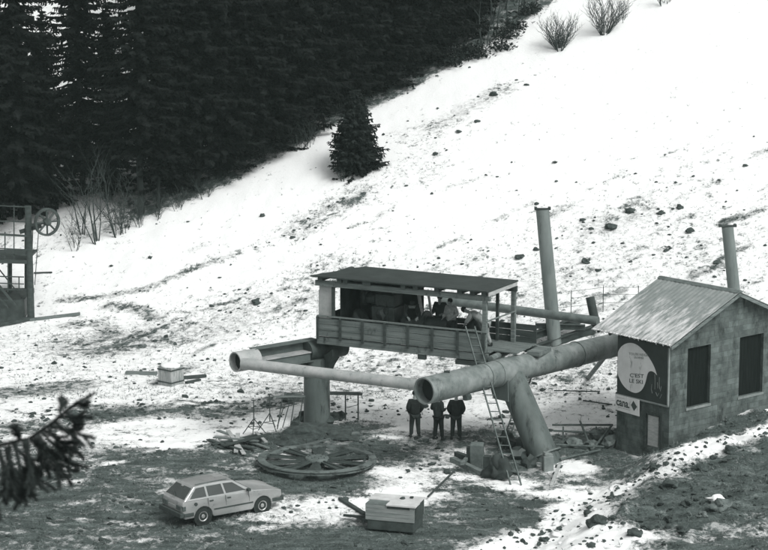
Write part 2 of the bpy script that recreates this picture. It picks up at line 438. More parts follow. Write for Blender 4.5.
for (x, y), b in zip(pts, PB):
    if b < (.33 if y < 84 else .15) and rn.random() > .08: continue
    z = h(x, y)
    for k in range(4):
        a = rn.uniform(0, 6.28); l = rn.uniform(.06, .2); w = .008+rn.random()*.008
        t = Vector((x+math.cos(a)*l*.8, y+math.sin(a)*l*.8, z+l*rn.uniform(.3, .8)))
        px_, py_ = -math.sin(a)*w, math.cos(a)*w
        gs.add([(x-px_, y-py_, z-.02), (x+px_, y+py_, z-.02), t], [(0, 1, 2)])
tag(gs.build('dead_grass', 'grass'), 'short dead grass poking through the thin snow', 'grass', None, 'stuff')

# ================================================================== HUT
C0 = Vector((9.94, 74.6, 0))
th = R(40)
hut = thing('stone_hut', 'small block-built hut with a frosted sheet roof and two dark openings', 'hut', C0, th)
W, LH, T = 6.2, 2.52, .22
ZE, ZR = 4.27, 5.74          # roof height at eave edge and ridge
def roofz(x): return ZR-.42*abs(x-W/2)
def hutloc(px, py):          # on the sign wall plane (x=0): returns local y,z
    r = ray(px, py); u = Vector((math.cos(th), math.sin(th))); v = Vector((-math.sin(th), math.cos(th)))
    # point on ray with dot(p-C0,u)=0
    t = C0.xy.dot(u)/(r.xy.dot(u)); p = r.xy*t
    return ((p-C0.xy).dot(v), CH+r.z*t)
OP = [(.88, 2.08, 1.80, 3.93), (3.62, 4.92, 1.78, 3.96)]
zb = -.8
w_ = MB()
w_.b2((0, 0, zb), (OP[0][0], T, 4.18)); w_.b2((OP[0][1], 0, zb), (OP[1][0], T, 4.18)); w_.b2((OP[1][1], 0, zb), (W, T, 4.18))
for a, b, c, d in OP:
    w_.b2((a, 0, zb), (b, T, c)); w_.b2((a, 0, d), (b, T, 4.18))
w_.prism([(0, 0, 4.18), (W, 0, 4.18), (W, 0, roofz(W)-.06), (W/2, 0, ZR-.08), (0, 0, roofz(0)-.06)], (0, T, 0))
w_.build('gable_wall', 'block', hut)
w_ = MB(); dy0, dz0 = hutloc(661, 450); dy1, dz1 = hutloc(644, 410)
DY0, DY1, DZ0, DZ1 = dy0, dy1, dz0-.1, dz1
w_.b2((0, T, zb), (T, DY0, 4.3)); w_.b2((0, DY1, zb), (T, LH-T, 4.3)); w_.b2((0, DY0, DZ1), (T, DY1, 4.3)); w_.b2((0, DY0, zb), (T, DY1, DZ0))
w_.build('side_wall', 'block', hut)
w_ = MB(); w_.b2((W-T, T, zb), (W, LH-T, 4.3)); w_.build('side_wall', 'block', hut)
w_ = MB(); w_.b2((0, LH-T, zb), (W, LH, 4.18)); w_.prism([(0, LH-T, 4.18), (W, LH-T, 4.18), (W, LH-T, roofz(W)-.06), (W/2, LH-T, ZR-.08), (0, LH-T, roofz(0)-.06)], (0, T, 0)); w_.build('back_wall', 'block', hut)
for a, b, c, d in OP:
    s_ = MB(); n = 7
    for i in range(n):
        x0 = a+(b-a)*i/n; s_.b2((x0+.002, .12+.002*(i % 2), c), (a+(b-a)*(i+1)/n-.002, .16, d))
    s_.b2((a, .165, c), (b, .19, d))
    s_.build('shutter', 'shutter', hut)
    s_ = MB(); s_.b2((a-.04, -.03, c-.09), (b+.04, .10, c-.003)); s_.build('sill', 'concrete', hut)
s_ = MB(); s_.b2((.07, DY0, DZ0), (.12, DY1, DZ1)); dr = s_.build('door', 'wood', hut)
s_ = MB(); s_.b2((.03, DY0+.18, DZ0+.15), (.068, DY1-.18, DZ1-.15)); s_.build('door_panel', 'wood_pale', dr)
s_ = MB(); s_.b2((-.02, DY1-.10, DZ0), (.066, DY1, DZ1)); s_.b2((-.02, DY0, DZ0), (.066, DY0+.07, DZ1)); s_.b2((-.02, DY0+.071, DZ1-.09), (.066, DY1-.101, DZ1)); s_.build('door_frame', 'wood_dark', hut)
# corrugated roof, both slopes
for side in (0, 1):
    r_ = MB(); ny_, nu = 220, 12; y0, y1 = -.4, 3.43; vs = []; rr = random.Random(side)
    for j in range(ny_+1):
        y = y0+(y1-y0)*j/ny_; edge = .05*rr.random() if side == 0 else 0
        for i in range(nu+1):
            u = i/nu*(W/2+.4+ (edge if i == nu else 0)); x = W/2-u if side == 0 else W/2+u
            zz = ZR-.42*u+.018*math.sin(y/.2*2*math.pi)*.3+.006*math.sin(y*7+u*2)
            vs.append((x, y, zz))
    fs = [(j*(nu+1)+i, j*(nu+1)+i+1, (j+1)*(nu+1)+i+1, (j+1)*(nu+1)+i) for j in range(ny_) for i in range(nu)]
    r_.add(vs, fs); o = r_.build('roof', 'roof', hut, smooth=True)
    sm = o.modifiers.new('thick', 'SOLIDIFY'); sm.thickness = .02; sm.offset = -1
r_ = MB(); r_.prism([(W/2-.16, -.41, ZR-.03), (W/2+.16, -.41, ZR-.03), (W/2+.05, -.41, ZR+.05), (W/2-.05, -.41, ZR+.05)], (0, 3.86, 0)); r_.build('ridge_cap', 'mid_steel', hut)
# barge boards, eave boards and ragged ice along the eave
r_ = MB()
for sgn in (-1, 1):
    r_.prism([(W/2, -.40, ZR-.05), (W/2+sgn*3.5, -.40, ZR-.05-.42*3.5), (W/2+sgn*3.5, -.40, ZR-.17-.42*3.5), (W/2, -.40, ZR-.17)], (0, .035, 0))
r_.build('barge_board', 'wood', hut)
r_ = MB()
for k in range(7): 
    y = -.2+k*.57; r_.bar((W/2, y, ZR-.11), (-.33, y, ZR-.11-.42*(W/2+.33)), .07, .1)
r_.build('rafter', 'wood_dark', hut)
r_ = MB(); rr = random.Random(5); y = -.38
while y < 3.4:
    w0 = rr.uniform(.05, .16); l = rr.uniform(.03, .11) if rr.random() > .3 else .02
    x0 = -.39; z0 = roofz(-.39)-.0
    r_.add([(x0, y, z0+.03), (x0, y+w0, z0+.03), (x0+.02, y+w0*.5, z0-l), (x0-.05, y+w0*.5, z0+.0)], [(0, 1, 3), (0, 3, 2), (3, 1, 2), (1, 0, 2)])
    y += w0*rr.uniform(.8, 1.5)
r_.build('ice_fringe', 'snow', hut)
# ---- billboard on the side wall
def onwall(mb_pts, x): return [(x, *hutloc(*p)) for p in mb_pts]
yl, zt = LH-.03, 4.12
yr = .06
zb1 = hutloc(667, 405)[1]
bb = thing('billboard', 'large dark billboard with a pale round motif under the hut eave', 'billboard', C0, th)
p_ = MB(); p_.b2((-.05, yr, zb1), (-.006, yl, zt)); p_.build('panel', 'black_panel', bb)
p_ = MB()
p_.b2((-.075, yr-.05, zb1-.05), (-.004, yr-.001, zt)); p_.b2((-.075, yr-.05, zb1-.055), (-.004, yl+.02, zb1-.001))
p_.build('frame', 'frame_pale', bb)
cz = hutloc(634, 368); rd = None
mo = [(630, 342), (638, 344), (646, 351.5), (652, 360), (656, 368), (658, 375), (655.5, 372), (652, 370.5), (649, 372), (647.5, 378), (646, 384), (643, 390), (638, 393), (633, 392), (627, 388.5), (622, 382), (618.4, 373), (617.2, 363), (618.2, 353), (622.5, 345.5)]
mp = [hutloc(*p) for p in mo]
def smoothpoly(ps, it=2, keep=(5,)):
    pts = [(p, i in keep) for i, p in enumerate(ps)]
    for _ in range(it):
        out = []
        for i, (p, k) in enumerate(pts):
            a, b = pts[i-1][0], pts[(i+1) % len(pts)][0]
            if k: out.append((p, True))
            else:
                out.append(((p[0]*.75+a[0]*.25, p[1]*.75+a[1]*.25), False)); out.append(((p[0]*.75+b[0]*.25, p[1]*.75+b[1]*.25), False))
        pts = out
    return [p for p, k in pts]
mp = smoothpoly(mp)
mp = [(min(p[0], yl-.02), min(p[1], zt-.02)) for p in mp]
p_ = MB(); p_.prism([(-.056, a, b) for a, b in mp], (.004, 0, 0)); p_.build('round_motif', 'white_paint', bb)
def textmesh(s, name, parent, m, p0, p1, ht, x=-.062, bold=0, rows=1):
    """text running from pixel p0 to pixel p1 (baseline) on the side wall"""
    cu = bpy.data.curves.new(name, 'FONT'); cu.body = s; cu.extrude = 0; cu.offset = bold; cu.resolution_u = 3
    o = bpy.data.objects.new(name, cu); COL.objects.link(o); bpy.context.view_layer.update()
    me = bpy.data.meshes.new_from_object(o); bpy.data.objects.remove(o)
    X = [v.co.x for v in me.vertices]; Y = [v.co.y for v in me.vertices]; x0, x1 = min(X), max(X); y1 = max(Y)
    a, b = hutloc(*p0), hutloc(*p1)
    for v in me.vertices:
        t = (v.co.x-x0)/(x1-x0)
        v.co = (x, a[0]+(b[0]-a[0])*t, a[1]+(b[1]-a[1])*t+v.co.y/y1*ht)
    me.materials.append(M[m]); o = bpy.data.objects.new(name, me); COL.objects.link(o); o.parent = parent
    return o
textmesh("TOUTE NEIGE", 'lettering', bb, 'ink_faint', (630, 354.6), (649, 356.2), .09, bold=.01)
textmesh("EN HIVER", 'lettering', bb, 'ink_faint', (635.5, 358.2), (645, 359), .08, bold=.01)
textmesh("C'EST", 'lettering', bb, 'ink', (631, 376.6), (645, 377.8), .14, bold=.015)
textmesh("LE SKI", 'lettering', bb, 'ink', (630.5, 382), (644, 383.7), .14, bold=.015)
p_ = MB()
def strokeonwall(pts, w, x=-.054):
    for a, b in zip(pts[:-1], pts[1:]):
        A, B = hutloc(*a), hutloc(*b); p_.bar((x, A[0], A[1]), (x, B[0], B[1]), .006, w, up=(1, 0, 0))
for s_ in [[(653, 384), (652.5, 389), (653.5, 393)], [(656, 374), (656.3, 381), (656, 389)], [(660.5, 377), (660.3, 385), (661, 389)], [(658.5, 382), (659, 388)], [(657, 392), (658.5, 396), (660, 393)], [(663, 394), (661, 398)], [(662.5, 386), (661.5, 391)]]:
    strokeonwall(s_, .035)
p_.build('sketch_motif', 'frame_pale', bb)
# ---- small sign
sg = thing('shop_sign', 'small white sign reading cana. with a dark diamond, below the billboard', 'sign', C0, th)
a, b_, c, d = hutloc(617, 393.5), hutloc(641, 399.5), hutloc(641, 416), hutloc(617, 409)
p_ = MB(); ztop = a[1]; zt2 = hutloc(641, 398.8)[1]
p_.prism([(-.10, a[0]-.01, a[1]), (-.10, b_[0], b_[1]), (-.10, c[0], c[1]), (-.10, d[0]-.01, d[1])], (.022, 0, 0)); p_.build('panel', 'white_paint', sg)
textmesh("cana.", 'lettering', sg, 'ink', (618.3, 404.2), (631.5, 407.8), .20, x=-.104, bold=.03)
textmesh("station ski service", 'lettering', sg, 'ink_faint', (620, 407), (632, 410.2), .05, x=-.104)
textmesh("sports loisirs", 'lettering', sg, 'ink_faint', (619, 397), (627, 399), .05, x=-.104)
dm = [hutloc(635.5, 400.2), hutloc(639, 406.5), hutloc(636, 410.5), hutloc(633, 404.5)]
p_ = MB(); p_.prism([(-.105, *p) for p in dm], (.004, 0, 0)); p_.build('diamond_logo', 'ink', sg)

# ================================================================== LIFT STATION STEELWORK
TZ = 2.9
TL, TR_ = gz(424, 391, TZ), gz(610, 346, TZ)
TR2 = TR_+(TR_-TL).normalized()*2.2
def along(a, b, t): return a+(b-a)*t
stn = thing('lift_frame', 'welded steel lift station frame of big open tubes on a column and a leaning leg', 'lift frame', (0, 78, 0))
m_ = MB(); m_.pipe(TL, TR2, .47, .44, .05, 48); m_.build('main_tube', 'tube', stn, True, auto=40)
m_ = MB(); m_.cyl(TL+(TR2-TL).normalized()*.35, TR2-(TR2-TL).normalized()*.3, .40, .36, 24); m_.build('tube_shade_core', 'tube_shade', stn, True)  # dark core set inside the tube to paint its shaded interior
td = (TR_-TL).normalized()
# flanges and small bracket on the tube
J = along(TL, TR_, .435)
m_ = MB(); p = TL+td*1.15+Vector((0, 0, .46)); m_.box(p, (.2, .14, .12)); m_.build('bracket', 'dark_steel', stn, True)
# leg
LB = gz(546, 461, -.1); LT = J+Vector((0, 0, -.12))
m_ = MB(); m_.cyl(LB+(LB-LT).normalized()*.3, LT, .53, .50, 40); m_.build('leaning_leg', 'column', stn, True, auto=40)
# saddle between leg and tube
m_ = MB(); m_.pipe(J-td*.75, J+td*.55, .482, .482, .03, 40)
vv = []
m_.build('saddle', 'tube', stn, True, auto=40)
m_ = MB(); side = Vector((td.y, -td.x, 0))
for k in (-.62, .42):
    c = J+td*k; m_.prism([c+side*.46+Vector((0, 0, -.2)), c-side*.46+Vector((0, 0, -.2)), c-side*.2+Vector((0, 0, -.95)), c+side*.5+Vector((0, 0, -.95))], td*.05)
m_.build('gusset', 'column', stn, True)
for t in (.30, .80):
    m_ = MB(); c = along(TL, TR_, t); m_.pipe(c, c+td*.03, .482, .482, .03, 40); m_.build('weld_seam', 'mid_steel', stn, True)
m_ = MB(); lz_ = (LT-LB).normalized(); c = LB+lz_*.2; m_.pipe(c, c+lz_*.05, .66, .66, .2, 32); m_.build('base_flange', 'mid_steel', stn, True)
# column
CB = gz(317, 424, 0); CTp = Vector((CB.x, CB.y, 2.55))
m_ = MB(); m_.cyl(CB+Vector((0, 0, -.4)), CTp, .50, .48, 40); cobj = m_.build('column', 'column', stn, True, auto=40)
AE = gz(235, 362, TZ); AB = Vector((CB.x, CB.y, TZ)); ad = (AB-AE).normalized(); ad.z = 0; ad.normalize()
AF = AB+ad*1.1
sd = Vector((ad.y, -ad.x, 0))
m_ = MB(); m_.pipe(AE, AE+ad*.95, .37, .37, .04, 40); m_.build('arm_sleeve', 'tube_light', stn, True, auto=40)
m_ = MB(); m_.cyl(AE+ad*.25, AE+ad*.3, .33, .33, 32); m_.build('sleeve_shade_disc', 'tube_shade', stn, True)  # dark disc set back in the sleeve, standing in for the shade within
# arm: welded box girder with deep flanges and an open channel on the near side
m_ = MB(); A0 = AE+ad*.85
def abar(off_s, off_z, w, t, p0=A0, p1=AB-ad*.02):
    m_.bar(p0+sd*off_s+Vector((0, 0, off_z)), p1+sd*off_s+Vector((0, 0, off_z)), w, t)
abar(0, -.21, .56, .30); abar(-.2, .16, .06, .34); abar(-.1, .35, .40, .035)
m_.build('arm_girder', 'girder', stn, True)
m_ = MB(); abar(0, -.035, .66, .035); m_.build('arm_ledge', 'tube_light', stn, True)
m_ = MB(); abar(0, -.385, .62, .035); m_.build('arm_flange', 'girder', stn, True)
m_ = MB(); m_.cyl(AB-ad*.5+Vector((0, 0, -.06)), AB+ad*1.25+Vector((0, 0, -.06)), .40, .40, 32); m_.build('column_head', 'dark_steel', stn, True, auto=40)
m_ = MB()
for s_ in (-1, 1):
    q = AB+sd*.0; m_.prism([q+ad*(.46*s_)+sd*.05+Vector((0, 0, -.3)), q+ad*(1.15*s_)+sd*.05+Vector((0, 0, -.3)), q+ad*(1.1*s_)+sd*.05+Vector((0, 0, -.42)), q+ad*(.46*s_)+sd*.05+Vector((0, 0, -1.15))], sd*-.1)
m_.build('gusset', 'dark_steel', stn, True)
for s_ in (-1, 1):
    m_ = MB(); q = AB; m_.prism([q+sd*(.45*s_)+Vector((0, 0, -.2)), q+sd*(.95*s_)+Vector((0, 0, .1)), q+sd*(.95*s_)+Vector((0, 0, -.15)), q+sd*(.45*s_)+Vector((0, 0, -1.0))], ad*.3); m_.build('gusset', 'dark_steel', stn, True)
# tie tube
T0 = AE+ad*.35+sd*.30; T1 = TL+td*.15-side*-.0; T1 = gz(417, 386.5, TZ-.02); T1 = Vector((T1.x, T1.y+.25, TZ-.02))
T0 = gz(243, 363.5, TZ-.02)
m_ = MB(); m_.cyl(T0, T1, .205, .205, 28); m_.build('tie_tube', 'tube_light', stn, True, auto=40)
# back tube, with upright stub
B0, B1 = aty(440, 300, 84.6), aty(598, 321, 81.4)
m_ = MB(); m_.cyl(B0, B1, .17, .17, 20); m_.build('back_tube', 'mid_steel', stn, True, auto=40)
m_ = MB(); q0, q1 = aty(597, 330, 81.6), aty(590, 297, 81.8); m_.cyl(q0, q1, .17, .17, 16); m_.build('stub_post', 'dark_steel', stn, True, auto=40)
# brace under main tube far end
m_ = MB(); q0 = TR_+Vector((-.1, 0, -.3)); q1 = tp(588, 378)
m_.cyl(q0, q1, .09, .09, 12); m_.build('brace', 'mid_steel', stn, True, auto=40)
q0 = aty(588, 368, 79.5)

# steel channels lying behind the tube
def beamH(p, q, w, hgt, name, label, group, m='dark_steel'):
    b = MB(); p = Vector(p); q = Vector(q); up = Vector((0, 0, hgt/2))
    b.bar(p+up, q+up, w, .02); b.bar(p-up, q-up, w, .02); b.bar(p, q, .02, hgt-.02)
    return solo(b, name, m, label, 'beam', (p+q)/2, group)
g = 'steel channels stacked behind the big tube'
def on(p, dz): return Vector((p.x, p.y, h(p.x, p.y)+dz))
a, b_ = tp(521, 352), tp(580, 331)
beamH(on(a, .5), on(b_, .5), .3, .28, 'steel_channel', 'dark steel channel, topmost of the stack behind the big tube', g)
beamH(on(a, .16)+Vector((.5, -.25, 0)), on(b_, .16)+Vector((.6, -.2, 0)), .3, .28, 'steel_channel', 'dark steel channel lying under the others behind the big tube', g)
a, b_ = tp(535, 346), tp(585, 338)
beamH(on(a, .85), on(b_, .45), .2, .2, 'steel_channel', 'short dark steel channel laid slanting across the stack behind the tube', g)

# ================================================================== WORK PLATFORM
P0 = gz(318, 337, 3.45); P1 = gz(487, 355, 3.45); pv = (P1-P0); LP = pv.length; pa = math.atan2(pv.y, pv.x)
pf = thing('work_platform', 'roofed timber work platform with boarded side laid across the lift frame', 'platform', Vector((P0.x, P0.y, 3.2)), pa)
DW = 2.35
m_ = MB(); m_.b2((-.05, 0, 0), (LP+.02, .14, .27)); m_.build('edge_beam', 'wood', pf, bevel=.01)
m_ = MB(); m_.b2((-.05, DW-.14, 0), (LP+1.0, DW, .27)); m_.build('edge_beam', 'wood', pf)
m_ = MB()
for k in range(9): m_.b2((.3+k*.78, .145, .02), (.44+k*.78, DW-.145, .2))
m_.build('joists', 'wood_dark', pf)
m_ = MB(); y = .145
while y < DW-.2:
    m_.b2((-.02, y, .274), (LP-.0+(.9 if y > .5 else .0)+.05*random.random(), y+.19, .31)); y += .2
m_.build('floor', 'wood', pf)
m_ = MB(); m_.b2((LP-.12, -.25, -.03), (LP+.04, DW+.1, .0)); m_.cyl((LP+.18, -.1, .14), (LP+.18, DW+.0, .14), .12, .12, 10); m_.build('end_beam', 'wood', pf)
m_ = MB(); m_.b2((LP+1.02, 1.2, .1), (LP+1.5, 2.3, .26)); m_.build('end_block', 'wood', pf)
for k in range(3):
    m_ = MB(); z0 = .31+k*.23; m_.b2((.0, -.03+.003*k, z0), (LP-.06, -.0, z0+.215)); m_.build('side_board', 'wood', pf)
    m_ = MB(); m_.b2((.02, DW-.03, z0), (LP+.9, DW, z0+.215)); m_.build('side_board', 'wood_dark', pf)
bx_ = [318, 341, 363.5, 386, 409, 433, 458, 484]
for b in bx_:
    x = (b-318)/(487-318)*LP*(1+.02*(1-(b-318)/169)); 
    m_ = MB(); m_.b2((x-.035, -.085, .2), (x+.055, -.031, 1.04)); m_.build('batten', 'wood_dark', pf)
m_ = MB(); m_.b2((-.02, -.07, 1.045), (LP, .05, 1.085)); m_.build('rail', 'wood', pf)
m_ = MB(); m_.b2((-.04, .0, .31), (-.0, DW, 1.0)); m_.build('end_board', 'wood_dark', pf)
PH = 2.18
for x, y, nm in ((.62, .06, 0), (LP-.12, .06, 1), (LP+.02, DW-.1, 1), (LP-.62, DW-.1, 0), (.3, DW-.1, 0), (3.1, DW-.1, 0)):
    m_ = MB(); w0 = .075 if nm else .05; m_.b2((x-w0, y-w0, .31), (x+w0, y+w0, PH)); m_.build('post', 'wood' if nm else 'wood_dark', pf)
m_ = MB(); m_.b2((-.1, -.02, PH+.002), (LP+.1, .1, PH+.2)); m_.build('top_beam', 'wood', pf)
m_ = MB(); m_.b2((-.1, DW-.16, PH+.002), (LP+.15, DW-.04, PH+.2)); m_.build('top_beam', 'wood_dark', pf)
for x in (.15, .95, 1.2, 2.0, 2.15, 3.55, 4.05, 4.9, 5.8, 6.3, LP-.1):
    m_ = MB(); m_.b2((x-.09, -.12, PH+.203), (x+.09, DW+.05, PH+.337)); m_.build('rafter', 'wood_dark', pf)
m_ = MB(); re_ = [(-.22, -.16), (LP+.06, -.16), (LP+.12, DW+.08)]; rq = random.Random(2)
for k in range(9): re_.append((.62-(.84*(k+.0)/9)+rq.uniform(-.05, .05), DW+.08-(DW+.2)*k/9))
m_.prism([(x, y, PH+.34) for x, y in re_], (0, 0, .05)); m_.build('roof', 'roofing', pf)
m_ = MB(); m_.b2((LP+.07, -.1, PH+.20), (LP+.11, DW, PH+.33)); m_.build('end_fascia', 'wood_pale', pf)
m_ = MB(); m_.b2((-.02, .1, .32), (.0, .16, 2.0)); m_.b2((.0, .12, .32), (.52, .15, PH-.03)); m_.build('end_sheet', 'sheet_pale', pf)
m_ = MB(); m_.b2((.66, .5, .32), (.70, DW-.3, PH-.1)); m_.b2((.1, DW-.25, .32), (3.3, DW-.22, PH-.12)); m_.build('wind_screen', 'tarp', pf)
m_ = MB(); m_.cyl((LP-.05, .0, 1.45), (LP+.1, DW-.1, 1.45), .03, .03, 8);  m_.build('hand_rail', 'mid_steel', pf)
m_ = MB(); m_.b2((4.1, .0, -.17), (4.4, .14, -.003)); m_.build('packing_block', 'wood_dark', pf)
m_ = MB(); m_.b2((5.6, .0, -.2), (6.7, .2, -.035)); m_.build('packing_block', 'wood_dark', pf)
# drive machinery standing on the platform
def pl(x, y, z=.31): 
    v = Matrix.Rotation(pa, 3, 'Z') @ Vector((x, y, z)); return v+pf.location
dm_ = thing('drive_machine', 'bulky dark gearbox and motor under the platform roof', 'machine', pl(2.3, 1.15), pa)
m_ = MB(); m_.b2((-.45, -.45, 0), (.5, .45, 1.15)); m_.b2((-.35, -.35, 1.152), (.45, .35, 1.6)); m_.build('gear_case', 'dark_steel', dm_, bevel=.05)
m_ = MB(); m_.cyl((-.45, 0, 1.35), (-.8, 0, 1.35), .2, .2, 16); m_.cyl((-.8, 0, 1.35), (-.9, 0, 1.35), .3, .3, 16); m_.build('flywheel', 'dark_steel', dm_)
m_ = MB(); m_.cyl((.7, 0, .55), (1.6, 0, .55), .33, .33, 20); m_.b2((.65, -.3, 0), (1.6, .3, .2)); m_.build('motor', 'dark_steel', dm_, auto=40)
m_ = MB(); m_.b2((.15, .0, 1.602), (.55, .3, 1.72)); m_.cyl((.3, -.1, 1.6), (.3, -.1, 1.8), .05, .05, 8); m_.build('vent_cap', 'mid_steel', dm_)
m_ = MB()
for k in range(5): m_.cyl((-.3+k*.16, -.46, .2+.1*(k % 3)), (-.2+k*.17, -.30, 1.55-.12*(k % 2)), .03, .03, 8)
m_.lump((.1, -.5, .9), .22, 1.1, 4, 2, .5); m_.build('hose_bundle', 'dark_steel', dm_)
for i, (x, y, r_0, lab) in enumerate(((1.25, .9, .42, 'dark heap of sacking low behind the left boards of the platform'), (5.6, 1.5, .42, 'dark sacking heaped between the two light-jacketed workers'), (3.0, .5, .3, 'rounded dark bundle just in front of the gearbox'))):
    mm = MB(); mm.lump((0, 0, r_0*.8), r_0, 1.3, i*4+1, 3, .4); o = mm.build('sack_heap', 'tarp', smooth=True); o.location = pl(x, y); tag(o, lab, 'sack heap', 'dark bundles on the platform')
w2 = thing('winch_drum', 'dark winch drum lying low behind the platform side boards', 'winch', pl(4.3, 1.3), pa)
m_ = MB(); m_.cyl((-.45, 0, .55), (.45, 0, .55), .3, .3, 20); m_.build('drum', 'dark_steel', w2, auto=40)
for x in (-.5, .5):
    m_ = MB(); m_.cyl((x-.03, 0, .55), (x+.03, 0, .55), .5, .5, 24); m_.build('flange', 'dark_steel', w2, auto=40)
m_ = MB(); m_.b2((-.7, -.35, 0), (.7, .35, .15)); m_.build('base', 'dark_steel', w2)
for i, (x, lean, lab) in enumerate(((3.55, -.35, 'pale board leaning steeply left of its twin under the platform roof'), (3.95, -.35, 'pale board leaning right beside the other under the platform roof'))):
    b = MB(); p, q2 = pl(x, 1.7, .32), pl(x+lean, 1.85, 2.0); b.bar(p, q2, .17-.07*i, .03, up=(1, -1, 0)); solo(b, 'leaning_board', 'wood_pale', lab, 'board', p, 'pale boards leaning under the platform roof')

# ================================================================== LADDERS
def ladder(name, label, p0, p1, w, n, m, side=None, group=None):
    p0, p1 = Vector(p0), Vector(p1); t = thing(name, label, 'ladder', p0, 0, group)
    d = (p1-p0).normalized(); s = side.normalized() if side else Vector((1, 0, 0))
    for k in (-1, 1):
        b = MB(); b.bar(p0+s*w/2*k, p1+s*w/2*k*.9, .035, .07); b.build('stile', m, t, True)
    for i in range(n):
        q_ = along(p0, p1, (i+.6)/n); b = MB(); b.cyl(q_-s*w/2*.95, q_+s*w/2*.95, .018, .018, 8); b.build('rung', m, t, True)
    return t
M['ladder'] = mat('ladder_wood', .09, .17, 5, .8)
lb = tp(516, 485); lt = pl((472-318)/169*LP, -.14, 1.25)
ladder('long_ladder', 'long wooden ladder leaning from the ground up to the platform rail', lb, lt, .36, 19, 'ladder', Vector((1, -.1, 0)))
sb = tp(500, 452); 
ladder('short_ladder', 'shorter ladder leaning against the far side of the leaning leg', tp(502, 450), aty(529, 377, 78.9), .34, 9, 'ladder', Vector((.7, .7, 0)))

# ================================================================== PYLONS on the slope
def pylon(pb, pt, rad, label, name='steel_pylon', capw=.5):
    b = tp(*pb); top = aty(pt[0], pt[1], b.y)
    t = thing(name, label, 'pylon', b, 0, 'steel pylons on the snow slope')
    m_ = MB(); m_.cyl(b+Vector((0, 0, -.5)), top, rad*1.08, rad, 24); m_.build('shaft', 'pylon', t, True, auto=40)
    m_ = MB(); m_.box(top+Vector((0, 0, .04)), (capw*2, .22, .07)); 
    for k in (-1, 1): m_.box(top+Vector((k*capw*.85, 0, .10)), (.1, .26, .05))
    m_.build('cap_plate', 'dark_steel', t, True)
pylon((556, 343), (542.5, 210), .27, 'leaning steel pylon with a flat cap plate behind the work platform', capw=.33)
pylon((737, 305), (727.5, 227), .24, 'steel pylon with a flat cap plate rising behind the hut roof', capw=.36)

# ================================================================== BULLWHEEL
wc = gz(317, 463, .0); wc.z = h(wc.x, wc.y)+.02
bw = thing('bullwheel', 'big spoked steel bullwheel lying flat on the muddy ground', 'bullwheel', wc, .2)
bw.rotation_euler = (R(-1.0), R(.6), .2); bw.scale = (1, 1, .7)
Ro = 2.08
m_ = MB(); prof = [(Ro-.27, .10), (Ro-.27, .26), (Ro-.26, .28), (Ro-.04, .28), (Ro, .26), (Ro, .21), (Ro-.08, .18), (Ro-.0, .14), (Ro, .09), (Ro-.05, .06), (Ro-.26, .06), (Ro-.27, .10)]
m_.lathe(prof, n=96); m_.build('rim', mat('rim_steel', .09, .16, 1.5, .7, bump=.2, stain=(.025, 3, .5, .62, (1, 1, 1))), bw, auto=35)
for k in range(10):
    m_ = MB(); a = 2*math.pi*k/10+.1; c, s_ = math.cos(a), math.sin(a)
    def rp(r, o, z): return (c*r-s_*o, s_*r+c*o, z)
    m_.prism([rp(.34, -.10, .15), rp(.34, .10, .15), rp(Ro-.31, .26, .15), rp(Ro-.31, -.26, .15)], (0, 0, .05))
    m_.prism([rp(.34, -.02, .202), rp(.34, .02, .202), rp(Ro-.31, .02, .202), rp(Ro-.31, -.02, .202)], (0, 0, .05))
    m_.build('spoke', 'dark_steel', bw)
m_ = MB(); m_.lathe([(0.001, .36), (.09, .36), (.10, .30), (.16, .30), (.17, .34), (.40, .32), (.42, .28), (.42, .12), (.001, .12)], n=40); m_.build('hub', mat('hub_steel', .09, .16, 3, .7), bw, auto=35)
m_ = MB()
for k in range(8):
    a = k*math.pi/4; m_.cyl((.31*math.cos(a), .31*math.sin(a), .3), (.31*math.cos(a), .31*math.sin(a), .36), .02, .02, 6)
m_.build('hub_bolts', 'dark_steel', bw)

# ================================================================== CAR
rwp, fwp = tp(204, 524), tp(261, 511)
cd = (fwp-rwp).xy.normalized(); ca = math.atan2(cd.y, cd.x)
print('wheelbase in photo', (fwp-rwp).length)
WB = 2.46; mid = (rwp+fwp)/2; nside = Vector((cd.y, -cd.x))      # near side = right-hand side
cc = mid.xy-nside*.61-cd*.03
zr = (h(cc.x-cd.x*1.2, cc.y-cd.y*1.2)+h(cc.x+cd.x*1.2, cc.y+cd.y*1.2)+h(rwp.x, rwp.y)+h(fwp.x, fwp.y))/4-.02
car = thing('parked_car', 'silver estate car parked in the mud with its tailgate to the left', 'car', (cc.x, cc.y, zr), ca)
car.scale = (.9, .9, .9)
zf = (h(cc.x+cd.x*1.2, cc.y+cd.y*1.2)-h(cc.x-cd.x*1.2, cc.y-cd.y*1.2))/2.4
HW = .81; xr, xf = -1.23, 1.23; wr = .29
def arch(x, r=.37, n=10): return [(x+r*math.cos(math.pi*k/n), .29+r*math.sin(math.pi*k/n)) for k in range(n+1)]
prof = [(-2.02, .42), (-2.06, .62), (-2.02, .90), (-1.95, .945), (.82, .93), (.95, .925), (1.75, .83), (2.02, .76), (2.07, .62), (2.05, .38), (1.98, .30)]
low = [(x, max(z, .22)) for x, z in arch(xf)]+[(xf-.45, .22), (xr+.45, .22)]+[(x, max(z, .22)) for x, z in arch(xr)]+[(-1.96, .27)]
outl = prof+low
def yprof(x, z):
    w = HW
    if z > .62: w -= (z-.62)*.16
    if z < .45: w -= (.45-z)*.12
    e = max(0, abs(x)-1.6); return w-.25*e*e-(.03*e)
bm = bmesh.new(); L_, R_ = [], []
for x, z in outl: R_.append(bm.verts.new((x, -yprof(x, z), z))); L_.append(bm.verts.new((x, yprof(x, z), z)))
bm.faces.new(R_[::-1]); bm.faces.new(L_)
n = len(outl)
